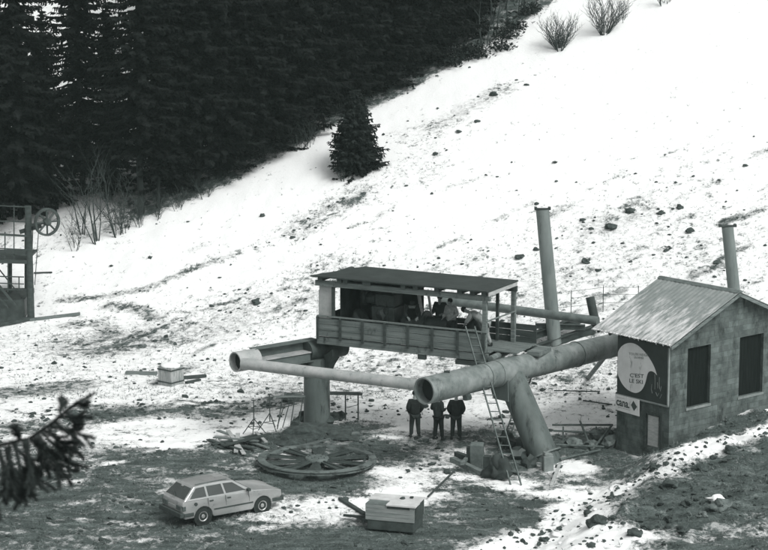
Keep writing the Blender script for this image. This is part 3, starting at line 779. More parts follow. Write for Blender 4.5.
for i in range(n): bm.faces.new((R_[i], R_[(i+1) % n], L_[(i+1) % n], L_[i]))
bmesh.ops.recalc_face_normals(bm, faces=bm.faces); me = bpy.data.meshes.new('body'); bm.to_mesh(me); bm.free()
me.materials.append(M['paint_car']); body = bpy.data.objects.new('body', me); COL.objects.link(body); body.parent = car
bv = body.modifiers.new('b', 'BEVEL'); bv.width = .035; bv.segments = 3; bv.limit_method = 'ANGLE'; bv.angle_limit = R(25)
me.shade_smooth()
# greenhouse
gb = [(-1.98, .93), (.86, .92)]; gt = [(-1.50, 1.385), (-.9, 1.415), (-.2, 1.41), (.12, 1.38)]
def gy(z): return .745-(z-.93)*.33
m_ = MB()
ring = [(-1.98, .93), (-1.50, 1.375), (-1.0, 1.41), (-.3, 1.41), (.10, 1.375), (.86, .92)]
rv = [(x, -gy(z), z) for x, z in ring]; lv = [(x, gy(z), z) for x, z in ring]; k = len(ring)
cvs = [(x, 0, z+(.025 if z > 1.3 else 0)) for x, z in ring]
m_.add(rv+cvs+lv, [tuple(range(k)), tuple(range(3*k-1, 2*k-1, -1))]+[(i+1, i, k+i, k+i+1) for i in range(k-1)]+[(k+i+1, k+i, 2*k+i, 2*k+i+1) for i in range(k-1)])
o = m_.build('cabin', 'paint_car', car); bv = o.modifiers.new('b', 'BEVEL'); bv.width = .03; bv.segments = 2; bv.limit_method = 'ANGLE'; bv.angle_limit = R(30)
# side windows
SW = [[(-1.74, .985), (-1.44, 1.315), (-1.10, 1.33), (-1.06, .985)], [(-.98, .985), (-1.02, 1.333), (-.42, 1.335), (-.34, .985)], [(-.26, .985), (-.34, 1.335), (.05, 1.32), (.55, .985)]]
for s_ in (-1, 1):
    for q_ in SW:
        m_ = MB(); m_.add([(x, s_*(gy(z)+.006), z) for x, z in q_]+[(x, s_*(gy(z)-.02), z) for x, z in q_], [(0, 1, 2, 3), (0, 4, 5, 1), (1, 5, 6, 2), (2, 6, 7, 3), (3, 7, 4, 0)]); m_.build('side_window', 'glass', car)
# tailgate glass and windscreen
def plate4(name, m, x0, z0, x1, z1, w0, w1, off, parent=car):
    d = Vector((x1-x0, 0, z1-z0)).normalized(); nrm = Vector((-d.z, 0, d.x))*off
    m_ = MB(); q_ = [Vector((x0, -w0, z0)), Vector((x0, w0, z0)), Vector((x1, w1, z1)), Vector((x1, -w1, z1))]
    m_.add([p+nrm for p in q_]+[p-nrm*.5 for p in q_], [(0, 1, 2, 3), (0, 4, 5, 1), (1, 5, 6, 2), (2, 6, 7, 3), (3, 7, 4, 0)]); return m_.build(name, m, parent)
def lerp(a, b, t): return a+(b-a)*t
plate4('rear_window', 'glass', lerp(-1.98, -1.5, .10), lerp(.93, 1.375, .10), lerp(-1.98, -1.5, .86), lerp(.93, 1.375, .86), .66, .55, .014)
plate4('windscreen', 'glass', lerp(.10, .86, .10), lerp(1.375, .92, .10), lerp(.10, .86, .9), lerp(1.375, .92, .9), .56, .67, .012)
m_ = MB()
for s_ in (-1, 1):
    for x in (-1.02, -.30, .66):
        m_.bar((x, s_*(HW-.02), .34), (x, s_*(HW+.001), .60), .014, .012); m_.bar((x, s_*(HW+.001), .60), (x, s_*(HW-.048), .93), .014, .012)
m_.build('door_gap', 'plastic', car)
for s_ in (-1, 1):
    for x in (-.88, -.16):
        m_ = MB(); m_.box((x, s_*(HW-.03), .82), (.15, .03, .035)); m_.build('door_handle', 'plastic', car)
    m_ = MB(); m_.box((-.0, s_*(HW+.006), .50), (1.62, .022, .05)); m_.build('side_trim', 'plastic', car)
    m_ = MB(); m_.box((-.0, s_*(HW-.045), .27), (1.60, .03, .09)); m_.build('sill', 'plastic', car)
    m_ = MB(); m_.box((.62, s_*.84, 1.0), (.12, .16, .10)); m_.build('mirror', 'plastic', car, bevel=.02)
m_ = MB(); m_.cyl((-1.52, -HW+.05, .78), (-1.52, -HW+.02, .78), .065, .065, 16); m_.build('fuel_flap', 'plastic', car)
for x0, x1, nm in ((-2.17, -2.0, 'rear_bumper'), (2.0, 2.13, 'front_bumper')):
    m_ = MB(); m_.b2((x0, -.79, .36), (x1, .79, .53))
    for s_ in (-1, 1):
        sx = -1 if x0 < 0 else 1; m_.b2((sx*1.62, s_*.80-.02, .38), (sx*2.02, s_*.80+.02, .51))
    m_.build(nm, 'plastic', car, bevel=.03)
for s_ in (-1, 1):
    m_ = MB(); m_.b2((-2.085, s_*.50-.16, .60), (-2.04, s_*.50+.16, .76)); m_.b2((-2.05, s_*.72-.06, .60), (-1.93, s_*.72+.04, .76)); m_.build('tail_light', 'lamp_red', car)
    m_ = MB(); m_.b2((2.02, s_*.52-.17, .60), (2.07, s_*.52+.17, .74)); m_.build('headlight', 'chrome', car)
m_ = MB(); m_.b2((-2.08, -.26, .60), (-2.055, .26, .71)); m_.build('number_plate', 'plate', car)
m_ = MB(); m_.b2((2.03, -.34, .61), (2.065, .34, .73)); m_.build('grille', 'plastic', car)
m_ = MB(); m_.bar((-1.99, -.1, 1.0), (-1.85, .25, 1.12), .02, .015); m_.build('rear_wiper', 'plastic', car)
m_ = MB()
for s_ in (-1, 1): m_.bar((-1.4, s_*.50, 1.43), (-.1, s_*.50, 1.44), .03, .02)
m_.build('roof_rail', 'mid_steel', car)
m_ = MB()
m_.b2((-1.9, -.62, .24), (1.9, .62, .36)); m_.build('underbody', 'rubber', car)
def wheel(parent, x, s_, rad=.295, w=.17, y=.70):
    t = MB(); rot = Matrix.Rotation(R(90), 3, 'X')
    t.lathe([(rad*.62, -w/2), (rad*.9, -w/2), (rad, -w*.36), (rad, w*.36), (rad*.9, w/2), (rad*.62, w/2), (rad*.62, -w/2)], (x, s_*y, rad), 32, rot)
    tt = t.build('wheel', 'rubber', parent, auto=40)
    r_ = MB(); f = s_
    r_.lathe([(.001, f*-.085), (rad*.2, f*-.085), (rad*.26, f*-.066), (rad*.5, f*-.066), (rad*.56, f*-.082), (rad*.63, f*-.085), (rad*.63, f*.06)], (x, s_*y, rad), 24, rot)
    r_.build('rim', 'chrome', tt, auto=40)
    b = MB()
    for k in range(8):
        a = k*math.pi/4; c = Vector((x+rad*.40*math.cos(a), s_*(y+.067), rad+rad*.40*math.sin(a))); b.cyl(c, c+Vector((0, s_*.006, 0)), .018, .018, 8)
    b.build('rim_holes', 'plastic', tt)
    return tt
for x in (xr, xf):
    for s_ in (-1, 1): wheel(car, x, s_)
    m_ = MB(); m_.cyl((x, -.79+.02, .29), (x, .79-.02, .29), .365, .365, 24); m_.build('wheel_well', 'rubber', car)

# ================================================================== SITE TRAILER
tb = tp(395, 532); 
tc_, tf = tp(372, 524), tp(412, 532)
ta = math.atan2(-(.32), 1.0)
TRS = .88
tr = thing('site_trailer', 'small boxy site trailer with pale boarded sides and a dark lower half', 'trailer', Vector((tb.x, tb.y+.45, h(tb.x, tb.y+.3)-.03)), R(-17)); tr.scale = (1, 1, TRS)
Wt, Dt = 1.62, 1.15
m_ = MB()
for k in range(4): m_.b2((-Wt/2, -Dt/2-.003*(k % 2), .46+k*.145), (Wt/2, -Dt/2+.03, .46+k*.145+.137))
m_.b2((-Wt/2, Dt/2-.03, .46), (Wt/2, Dt/2, 1.03)); m_.b2((-Wt/2, -Dt/2+.032, .46), (-Wt/2+.03, Dt/2-.032, 1.03))
m_.build('boarded_side', mat('trailer_board', .19, .30, 3, .8, stretch=(.5, 2, 5)), tr)
m_ = MB(); m_.b2((Wt/2-.03, -Dt/2+.04, .46), (Wt/2, Dt/2-.04, 1.02)); m_.b2((Wt/2-.02, -Dt/2+.18, .5), (Wt/2+.012, Dt/2-.18, .97)); m_.build('end_opening', 'dark_steel', tr)
m_ = MB(); m_.b2((-Wt/2-.05, -Dt/2+.5, 1.035), (Wt/2+.02, Dt/2+.05, 1.07)); m_.b2((-Wt/2+.7, -Dt/2-.05, 1.036), (Wt/2+.05, -Dt/2+.497, 1.09)); m_.build('lid', mat('trailer_lid', .45, .62, 2, .7), tr)
m_ = MB(); m_.b2((-Wt/2, -Dt/2, 1.033), (-Wt/2+.66, -Dt/2+.496, 1.05)); m_.build('flap', 'mid_steel', tr)
m_ = MB(); m_.b2((-Wt/2+.72, -Dt/2-.012, .93), (Wt/2-.15, -Dt/2-.004, 1.02)); m_.build('lid_shade_strip', 'dark_steel', tr)  # dark strip painting the shade below the lid's overhang
m_ = MB(); m_.b2((-Wt/2+.05, -Dt/2+.02, .08), (Wt/2-.02, Dt/2-.05, .455)); m_.build('lower_body', 'dark_steel', tr, bevel=.03)
for s_ in (-1, 1):
    wheel(tr, .05, s_, .24, .12, .40)
m_ = MB(); m_.bar((-Wt/2+.1, 0, .34), (-Wt/2-.95, .1, .30), .08, .08); m_.bar((-Wt/2+.1, -.35, .34), (-Wt/2-.6, .05, .30), .05, .05); m_.build('drawbar', 'dark_steel', tr)
m_ = MB(); m_.lump((.2, .2, 1.10), .10, .6, 4); m_.lump((.45, .38, 1.10), .08, .6, 8)
tag(m_.build('lid_bolts', 'dark_steel', tr)); 
# pole lying from the trailer to the right
def rod(p, q, r, name, label, cat, m, group=None, n=8):
    b = MB(); b.cyl(p, q, r, r, n); return solo(b, name, m, label, cat, p, group, auto=40)
p, q_ = tp(428, 500), tp(458, 470)
rod(p+Vector((0, 0, .12)), q_+Vector((0, 0, .1)), .035, 'thin_pole', 'thin dark pole lying between the small trailer and the log pile', 'pole', 'wood_dark')

# ================================================================== TANK / CRATE on the snow at left
tb = tp(171, 384); ck = thing('plank_crate', 'pale square crate of upright planks capped with snow on the left flat', 'crate', tb, R(-38))
m_ = MB(); Wc = .72
for (ux, uy, nx_, ny2) in ((1, 0, 0, -1), (0, 1, -1, 0), (1, 0, 0, 1), (0, 1, 1, 0)):
    for k in range(5):
        a = -Wc/2+Wc/5*k+.004; b2_ = a+Wc/5-.008
        if ux: m_.b2((a, ny2*Wc/2-.012, 0), (b2_, ny2*Wc/2+.012, .76))
        else: m_.b2((nx_*Wc/2-.012, a, 0), (nx_*Wc/2+.012, b2_, .76))
m_.build('planks', mat('crate_plank', .22, .42, 4, .85, stretch=(3, 3, .6)), ck)
m_ = MB()
for z in (.12, .62): 
    for s_ in (-1, 1): m_.b2((-Wc/2-.02, s_*(Wc/2+.022)-.008, z), (Wc/2+.02, s_*(Wc/2+.022)+.008, z+.05)); m_.b2((s_*(Wc/2+.022)-.008, -Wc/2, z+.001), (s_*(Wc/2+.022)+.008, Wc/2, z+.051))
m_.build('bands', 'wood_dark', ck)
m_ = MB(); m_.lump((0, 0, .76), .40, .28, 2, 3, .1); m_.build('snow_cap', 'snow', ck, smooth=True)
def plank(pa_, pb_, w, t, label, m='wood', name='loose_plank', lift=.06, group=None, cat='plank', lz=None):
    a = tp(*pa_); b = tp(*pb_); b_ = MB(); l0, l1 = lz or (lift, lift)
    b_.bar(a+Vector((0, 0, l0)), b+Vector((0, 0, l1)), w, t); return solo(b_, name, m, label, cat, a, group)
plank((126, 374), (157, 375), .22, .12, 'long grey plank lying left of the snow-capped crate', 'wood')
plank((183, 379), (206, 377), .18, .10, 'short dark plank lying right of the snow-capped crate', 'wood_dark')
plank((186, 384), (200, 381), .12, .08, 'stubby dark offcut just in front of the plank right of the crate', 'wood_dark')

# ================================================================== OLD STATION at left edge
mb_ = tp(31, 319); ot = thing('lattice_tower', 'dark timber tower with railed decks cut by the left edge', 'tower', mb_, 0)
PX = 100.0/2200
Y0 = mb_.y
def tpx(px, py, dy=0): return aty(px, py, Y0+dy)
m_ = MB(); m_.cyl(mb_+Vector((0, 0, -.5)), tpx(28, 206), .17, .15, 10); m_.build('corner_post', 'wood_dark', ot, True)
m_ = MB(); 
for dy in (1.5, 3.4): m_.cyl(tpx(-45, 325, dy), tpx(-45, 206, dy), .15, .15, 10); 
m_.cyl(tpx(27, 310, 3), tpx(27, 225, 3), .12, .12, 8); m_.build('rear_posts', 'wood_dark', ot, True)
for (a, b, w) in (((-60, 203), (27, 207), .05), ((-60, 231), (27, 236), .09), ((-60, 245), (30, 250), .05), ((-60, 259), (27, 262), .16), ((-60, 275), (24, 277), .05), ((-60, 287), (22, 290), .06), ((-60, 219), (27, 222), .05), ((-60, 252), (27, 255), .045), ((-60, 281), (24, 284), .04)):
    m_ = MB(); m_.bar(tpx(*a, -.1), tpx(*b, -.1), w, w); m_.build('rail', 'wood_dark', ot, True)
m_ = MB()
for x in (5, -22):
    m_.bar(tpx(x, 232, -.12), tpx(x, 258, -.12), .05, .05)
m_.bar(tpx(19, 277, -.1), tpx(19, 290, -.1), .05, .05); m_.bar(tpx(14, 205, -.1), tpx(14, 258, -.1), .045, .045); m_.bar(tpx(-6, 205, -.1), tpx(-6, 258, -.1), .045, .045); m_.bar(tpx(8, 262, -.1), tpx(8, 292, -.1), .045, .045)
m_.cyl(tpx(10, 262, 2), tpx(10, 300, 2), .1, .1, 8); m_.bar(tpx(-5, 264, .5), tpx(22, 298, .5), .05, .05); m_.build('rail_posts', 'wood_dark', ot, True)
m_ = MB()
zf_ = tpx(0, 261).z
m_.b2((tpx(-60, 260).x, Y0-.05, zf_-.1), (tpx(26, 260).x, Y0+3.2, zf_)); m_.build('deck', 'wood_dark', ot, True)
m_ = MB(); m_.b2((tpx(-60, 300).x, Y0+.1, mb_.z-1.2), (tpx(24, 300).x, Y0+3, tpx(10, 300).z)); m_.build('base_block', 'dark_steel', ot, True)
m_ = MB(); m_.bar(tpx(-14, 270, -.2), tpx(16, 306, -.2), .1, .1); m_.bar(tpx(-22, 272, -.3), tpx(8, 308, -.3), .07, .07); m_.build('brace', 'wood_dark', ot, True)
# pulley on it
pc = tpx(47, 222, -.2)
pw = MB(); rot = Matrix.Rotation(R(55), 3, 'Z') @ Matrix.Rotation(R(90), 3, 'X')
rot = Matrix.Rotation(R(38), 3, 'Z') @ Matrix.Rotation(R(90), 3, 'X')
pr = .64
pw.lathe([(pr-.10, -.05), (pr, -.07), (pr-.03, 0), (pr, .07), (pr-.10, .05), (pr-.10, -.05)], pc, 40, rot)
pu = pw.build('pulley', 'dark_steel', ot, True, auto=40)
for k in range(8):
    a = k*math.pi/4; v = rot @ Vector((math.cos(a), math.sin(a), 0)); m_ = MB(); m_.cyl(pc+v*.08, pc+v*(pr-.08), .045, .045, 6); m_.build('spoke', 'dark_steel', pu, True)
m_ = MB(); nz = rot @ Vector((0, 0, 1)); m_.cyl(pc-nz*.12, pc+nz*.12, .17, .17, 14); m_.lump(pc+nz*.1, .16, 1, 3); m_.build('hub', 'dark_steel', pu, True)
m_ = MB(); m_.bar(tpx(27, 226, 0), pc, .16, .12); m_.bar(tpx(20, 232, .2), pc+Vector((-.3, .2, -.2)), .1, .2); m_.build('pulley_arm', 'dark_steel', ot, True)
for dx in (-3, 3):
    m_ = MB(); m_.cyl(tpx(36+dx, 225, .1), tpx(33+dx*.6, 285, .1), .02, .02, 6); m_.build('hanging_cable', 'dark_steel', ot, True)
plank((30, 321), (80, 315), .18, .12, 'long pole lying on the snow beside the tower at the left edge', 'wood', 'long_pole', cat='pole')
plank((-10, 328), (34, 319), .25, .16, 'heavy beam lying at the foot of the tower at the left edge', 'wood_dark', 'ground_beam', cat='beam')
plank((34, 274), (52, 273.5), .06, .06, 'short stick lying on the snow just right of the tower post', 'wood_dark', 'stick', cat='stick')

# ================================================================== THINGS ROUND THE COLUMN
def tripod(pb, ht, label, spread=.42, m='dark_steel'):
    b = tp(*pb); t = thing('tripod_stand', label, 'stand', b, random.random()*2, 'steel tripod stands left of the column')
    for k in range(3):
        a = 2*math.pi*k/3+.3; m_ = MB(); m_.cyl((spread*math.cos(a), spread*math.sin(a), -.02), (0, 0, ht*.48), .018, .018, 6); m_.build('leg', m, t)
    m_ = MB(); m_.cyl((0, 0, ht*.25), (0, 0, ht), .02, .02, 8); m_.build('mast', m, t)
    m_ = MB()
    for k in range(3):
        a = 2*math.pi*k/3+.3; a2 = a+2*math.pi/3; f = .55
        m_.cyl((spread*f*math.cos(a), spread*f*math.sin(a), ht*.48*(1-f)), (spread*f*math.cos(a2), spread*f*math.sin(a2), ht*.48*(1-f)), .012, .012, 6)
    m_.build('stretcher', m, t)
    m_ = MB(); m_.box((0, 0, ht+.01), (.16, .05, .03)); m_.build('head', m, t)
tripod((254, 435), 1.3, 'tripod stand left of its twin, between the plank pile and the column', .5)
tripod((270, 430), 1.35, 'taller tripod stand nearer the column, right of the other one', .45)
# saw-horse / easel against column
e = thing('trestle', 'spindly trestle with a board top just left of the column', 'trestle', tp(289, 428), R(10))
for x in (-.35, .12, .42):
    m_ = MB(); m_.bar((x-.1, -.1, 0), (x+.12, 0, 1.18), .035, .035); m_.build('leg', 'dark_steel', e)
m_ = MB(); m_.bar((-.55, 0, 1.22), (.6, .02, 1.18), .10, .05); m_.build('top_board', 'wood', e)
m_ = MB(); m_.bar((-.5, -.05, .75), (.3, -.05, .92), .03, .03); m_.bar((-.45, -.08, .1), (-.2, -.05, .82), .03, .03); m_.bar((-.25, -.08, .05), (.0, -.05, .9), .03, .03); m_.build('brace', 'dark_steel', e)
e = thing('plank_bench', 'high plank bench on thin legs just right of the column', 'bench', tp(346, 420), R(-4))
m_ = MB(); m_.box((-.05, 0, 1.02), (1.35, .28, .05)); m_.box((-.05, .02, 1.06), (1.2, .2, .03)); m_.build('top_board', 'wood', e)
for x in (-.02, .46):
    m_ = MB(); m_.cyl((x, -.1, -.03), (x, -.08, 1.0), .02, .02, 6); m_.cyl((x, .12, -.03), (x, .1, 1.0), .02, .02, 6); m_.build('leg', 'dark_steel', e)
m_ = MB(); m_.cyl((-.02, -.1, .5), (.46, -.1, .62), .012, .012, 6); m_.build('stretcher', 'dark_steel', e)
# rubble mound of earth around the column base
mm = MB(); mm.lump(tp(312, 432)+Vector((0, -.2, -.05)), 1.0, .35, 3, 3, .35); mm.lump(tp(292, 440)+Vector((0, 0, -.05)), .8, .3, 5, 3, .35); mm.lump(tp(340, 436), .7, .28, 9, 3, .35)
solo(mm, 'earth_mound', 'earth', 'low mound of dark earth heaped round the foot of the column', 'mound', tp(312, 432))
for i, (px_, py_, r) in enumerate(((302, 421, .22), (308, 417, .2), (334, 420, .24), (341, 418, .18), (296, 427, .2), (326, 424, .26))):
    mm = MB(); p = tp(px_, py_); mm.lump(p+Vector((0, 0, r*.5)), r, 1.1, i*2.3+1, 2, .4)
    solo(mm, 'dark_lump', 'earth', 'dark lump of frozen earth heaped against the foot of the column', 'earth lump', p, 'dark earth lumps against the column foot')
# planks pile
rr = random.Random(11)
pp = [((212, 446), (262, 437)), ((214, 440), (258, 446)), ((222, 450), (270, 440)), ((228, 436), (244, 456)), ((208, 441), (240, 453)), ((236, 455), (238, 438)), ((256, 436), (266, 448)), ((218, 436), (268, 450)), ((225, 444), (255, 452))]
wrd = ['lowest long board', 'slanting board', 'front long board', 'pale crosswise board', 'leftmost end board', 'short upright-pointing pale board', 'pale board at the right end', 'longest dark board', 'thin middle board']
for i, (a, b) in enumerate(pp):
    plank(a, b, rr.uniform(.10, .2), .04, wrd[i]+' of the plank pile left of the bullwheel', 'wood_pale' if i in (3, 5, 6) else ('wood' if i % 2 else 'wood_dark'), 'pile_plank', group='planks piled left of the bullwheel', lz=(.06+.05*(i % 4), .08+.05*((i+1) % 4)))
plank((292, 450), (358, 434), .16, .06, 'long board lying just behind the bullwheel', 'wood')
plank((340, 500), (365, 516), .14, .08, 'thick dark board lying left of the small trailer', 'wood_dark')
plank((500, 470), (520, 476), .1, .05, 'thin board lying in front of the leaning leg foot', 'wood_dark')

# ---------------- things by the leaning leg
plank((452, 462), (482, 476), .2, .18, 'front squared log of the little log heap by the long ladder', 'wood', 'log', lift=.10, group='logs heaped by the long ladder', cat='log')
plank((456, 458), (484, 468), .18, .16, 'rear squared log of the little log heap by the long ladder', 'wood_dark', 'log', lift=.16, group='logs heaped by the long ladder', cat='log')
plank((462, 472), (474, 458), .12, .10, 'short log laid across the little log heap by the long ladder', 'wood', 'log', lift=.3, group='logs heaped by the long ladder', cat='log')
b = tp(477, 467); e = thing('steel_case', 'grey upright case standing behind the logs left of the ladder', 'case', b, R(-12))
m_ = MB(); m_.box((0, 0, .42), (.46, .34, .9), Matrix.Rotation(R(8), 3, 'X')); m_.build('shell', 'mid_steel', e, bevel=.03)
m_ = MB(); m_.box((-.3, .1, .34), (.14, .3, .7)); m_.build('side_pack', 'dark_steel', e); m_ = MB(); m_.box((.33, .05, .2), (.25, .3, .42)); m_.build('side_pack', 'dark_steel', e)
b = tp(497, 478); mm = MB(); 
mm.lump(b+Vector((0, 0, .22)), .38, 1.15, 6, 3, .5); mm.lump(b+Vector((.1, .1, .5)), .25, 1.2, 3, 3, .4)
solo(mm, 'covered_stack', 'tarp', 'dark tarpaulin-covered heap standing behind the foot of the long ladder', 'covered heap', b, smooth=True)
b = tp(547, 470); e = thing('concrete_stub', 'pale broken concrete stub standing beside the foot of the leaning leg', 'stub', b, R(15))
m_ = MB(); m_.prism([(-.16, -.14, -.1), (.2, -.16, -.1), (.18, .15, -.1), (-.15, .16, -.1)], (.0, .02, .62)); m_.box((.02, .02, .56), (.3, .26, .12), Matrix.Rotation(R(14), 3, 'Y')); m_.build('block', 'concrete', e, bevel=.03)
# scrap by leg: dark heap of brackets with bolts
for i, (px_, py_, r) in enumerate(((512, 448, .3), (520, 458, .34), (506, 440, .25), (530, 466, .25), (500, 444, .2))):
    mm = MB(); p = tp(px_, py_); mm.lump(p+Vector((0, 0, r*.5)), r, 1.0, i*3.3+2, 2, .55)
    solo(mm, 'scrap_lump', 'dark_steel', 'dark lump of scrap metal heaped behind the leaning leg', 'scrap', p, 'scrap heap behind the leaning leg')
mm = MB(); p = tp(467, 400); mm.lump(p+Vector((0, 0, .12)), .16, 1.1, 2, 2, .3); solo(mm, 'dark_bucket_lump', 'earth', 'single dark round lump on the snow right of the three men', 'lump', p)
# pipe rack between leg and hut
g = 'scaffold pipes lying between the leg and the hut'
defs = [((552, 436), (612, 436), .42, .42, 'topmost horizontal scaffold pipe between the leg and the hut'), ((553, 440), (606, 441), .35, .3, 'second scaffold pipe down between the leg and the hut'), ((556, 448), (604, 450), .12, .12, 'lowest scaffold pipe between the leg and the hut'), ((580, 436), (592, 452), .55, .05, 'scaffold pipe slanting down to the right across the others'), ((592, 452), (612, 438), .08, .5, 'scaffold pipe slanting up to the right towards the hut'), ((600, 452), (560, 462), .08, .1, 'scaffold pipe lying on the mud in front of the rack')]
for a, b, l0, l1, lab in defs:
    p = tp(*a)+Vector((0, 0, l0)); q_ = tp(*b)+Vector((0, 0, l1)); rod(p, q_, .04, 'scaffold_pipe', lab, 'pipe', 'rust', g)
for i, x in enumerate((563, 596)):
    p = tp(x, 440); mm = MB(); mm.bar(p, p+Vector((0, 0, .5)), .06, .06); solo(mm, 'rack_upright', 'rust', ('short upright carrying the scaffold pipes beside the leg', 'short upright carrying the scaffold pipes beside the hut')[i], 'upright', p, 'uprights of the pipe rack')
for i, (px_, py_, r) in enumerate(((600, 440, .3), (610, 436, .25), (572, 446, .28), (608, 446, .3), (590, 446, .2))):
    mm = MB(); p = tp(px_, py_); mm.lump(p+Vector((0, 0, r*.35)), r, .8, i*5.3+2, 2, .5)
    solo(mm, 'rubble_stone', 'rock', 'grey rubble stone among the scaffold pipes left of the hut', 'stone', p, 'rubble among the scaffold pipes')
plank((554, 392), (600, 393), .05, .04, 'thin rod lying on the snow left of the hut signs', 'wood_dark', 'thin_rod', cat='rod')
plank((583, 402), (612, 406), .06, .04, 'second thin rod on the snow, closer to the hut corner', 'wood_dark', 'thin_rod', cat='rod')
plank((551, 486), (560, 474), .10, .05, 'pale stake leaning in the snow of the bank below the leg', 'wood_pale', 'stake', cat='stake', lz=(.0, .4))
# wire fence behind
fc = thing('wire_fence', 'thin wire fence on slim posts running behind the big tube', 'fence', tp(570, 318))
pts_ = [tp(571, 316), tp(603, 312), tp(638, 312)]
for p in pts_:
    m_ = MB(); m_.cyl(p+Vector((0, 0, -.2)), p+Vector((0, 0, 1.1)), .018, .018, 6); m_.build('fence_post', 'dark_steel', fc, True)
for z in (1.05, .75, .4):
    m_ = MB()
    for a, b in zip(pts_[:-1], pts_[1:]): m_.cyl(a+Vector((0, 0, z)), b+Vector((0, 0, z)), .008, .008, 5)
    m_.build('wire', 'dark_steel', fc, True)
# foreground stones
stones = [(598, 524, .30, 'dark earthy boulder in the snow near the bottom edge'), (612, 519, .13, 'small dark stone just right of the dark boulder'), (720, 508, .30, 'pale snow-dusted boulder on the bank at lower right'), (702, 516, .15, 'grey stone left of the pale snow-dusted boulder'), (688, 504, .18, 'rough dark stone above the grey stone on the bank'), (650, 528, .22, 'broad dark stone low on the snowy bank'), (672, 520, .18, 'dark flat-topped stone in the middle of the bank'), (634, 534, .2, 'small dark stone left of the broad dark one'), (668, 486, .26, 'stone half buried where the snow bank meets the dirt'), (655, 468, .2, 'dark stone on the snow strip below the hut door'), (612, 498, .14, 'lone little stone on the clean snow of the bank'), (590, 508, .11, 'tiny dark stone on the clean snow left of centre bank'), (700, 470, .24, 'stone at the dirt edge below the hut openings'), (730, 452, .22, 'stone at the dirt edge near the right border'), (545, 540, .13, 'small stone at the bottom tip of the snow bank'), (682, 532, .2, 'round stone near the bottom edge below the flat-topped one')]
for i, (a, b, r, lab) in enumerate(stones):
    mm = MB(); p = tp(a, b); mm.lump(p+Vector((0, 0, r*.18)), r, .62, i*1.9+.4, 3, .5)
    solo(mm, 'boulder', 'rock' if i in (2, 3) else 'earth', lab, 'boulder', p, 'stones on the snow bank')
mm = MB(); p = tp(718, 503); mm.lump(p+Vector((-.05, .05, .12)), .27, .4, 33, 3, .4); solo(mm, 'snow_cushion', 'snow', 'cushion of snow lying on the pale boulder at lower right', 'snow', p, smooth=True)
hs = [(494, 95, .22), (459, 132, .14), (477, 122, .13), (612, 228, .28), (630, 212, .22), (661, 214, .16), (586, 262, .2), (520, 258, .18), (536, 250, .14), (420, 292, .2), (256, 303, .2), (150, 258, .12), (292, 238, .12), (262, 216, .15), (680, 318, .2), (690, 232, .22), (745, 166, .12), (680, 208, .16)]
for i, (a, b, r) in enumerate(hs):
    mm = MB(); p = tp(a, b); mm.lump(p+Vector((0, 0, r*.2)), r, .6, i*2.7+9, 2, .5)
    mm2 = 'rock'
    o = solo(mm, 'slope_boulder', 'earth', 'small dark boulder showing through the snow of the open slope', 'boulder', p, 'small boulders on the open slope')
relabel(bpy.data.objects['slope_boulder'], 'dark pointed boulder high on the slope, uphill of the lone young spruce')

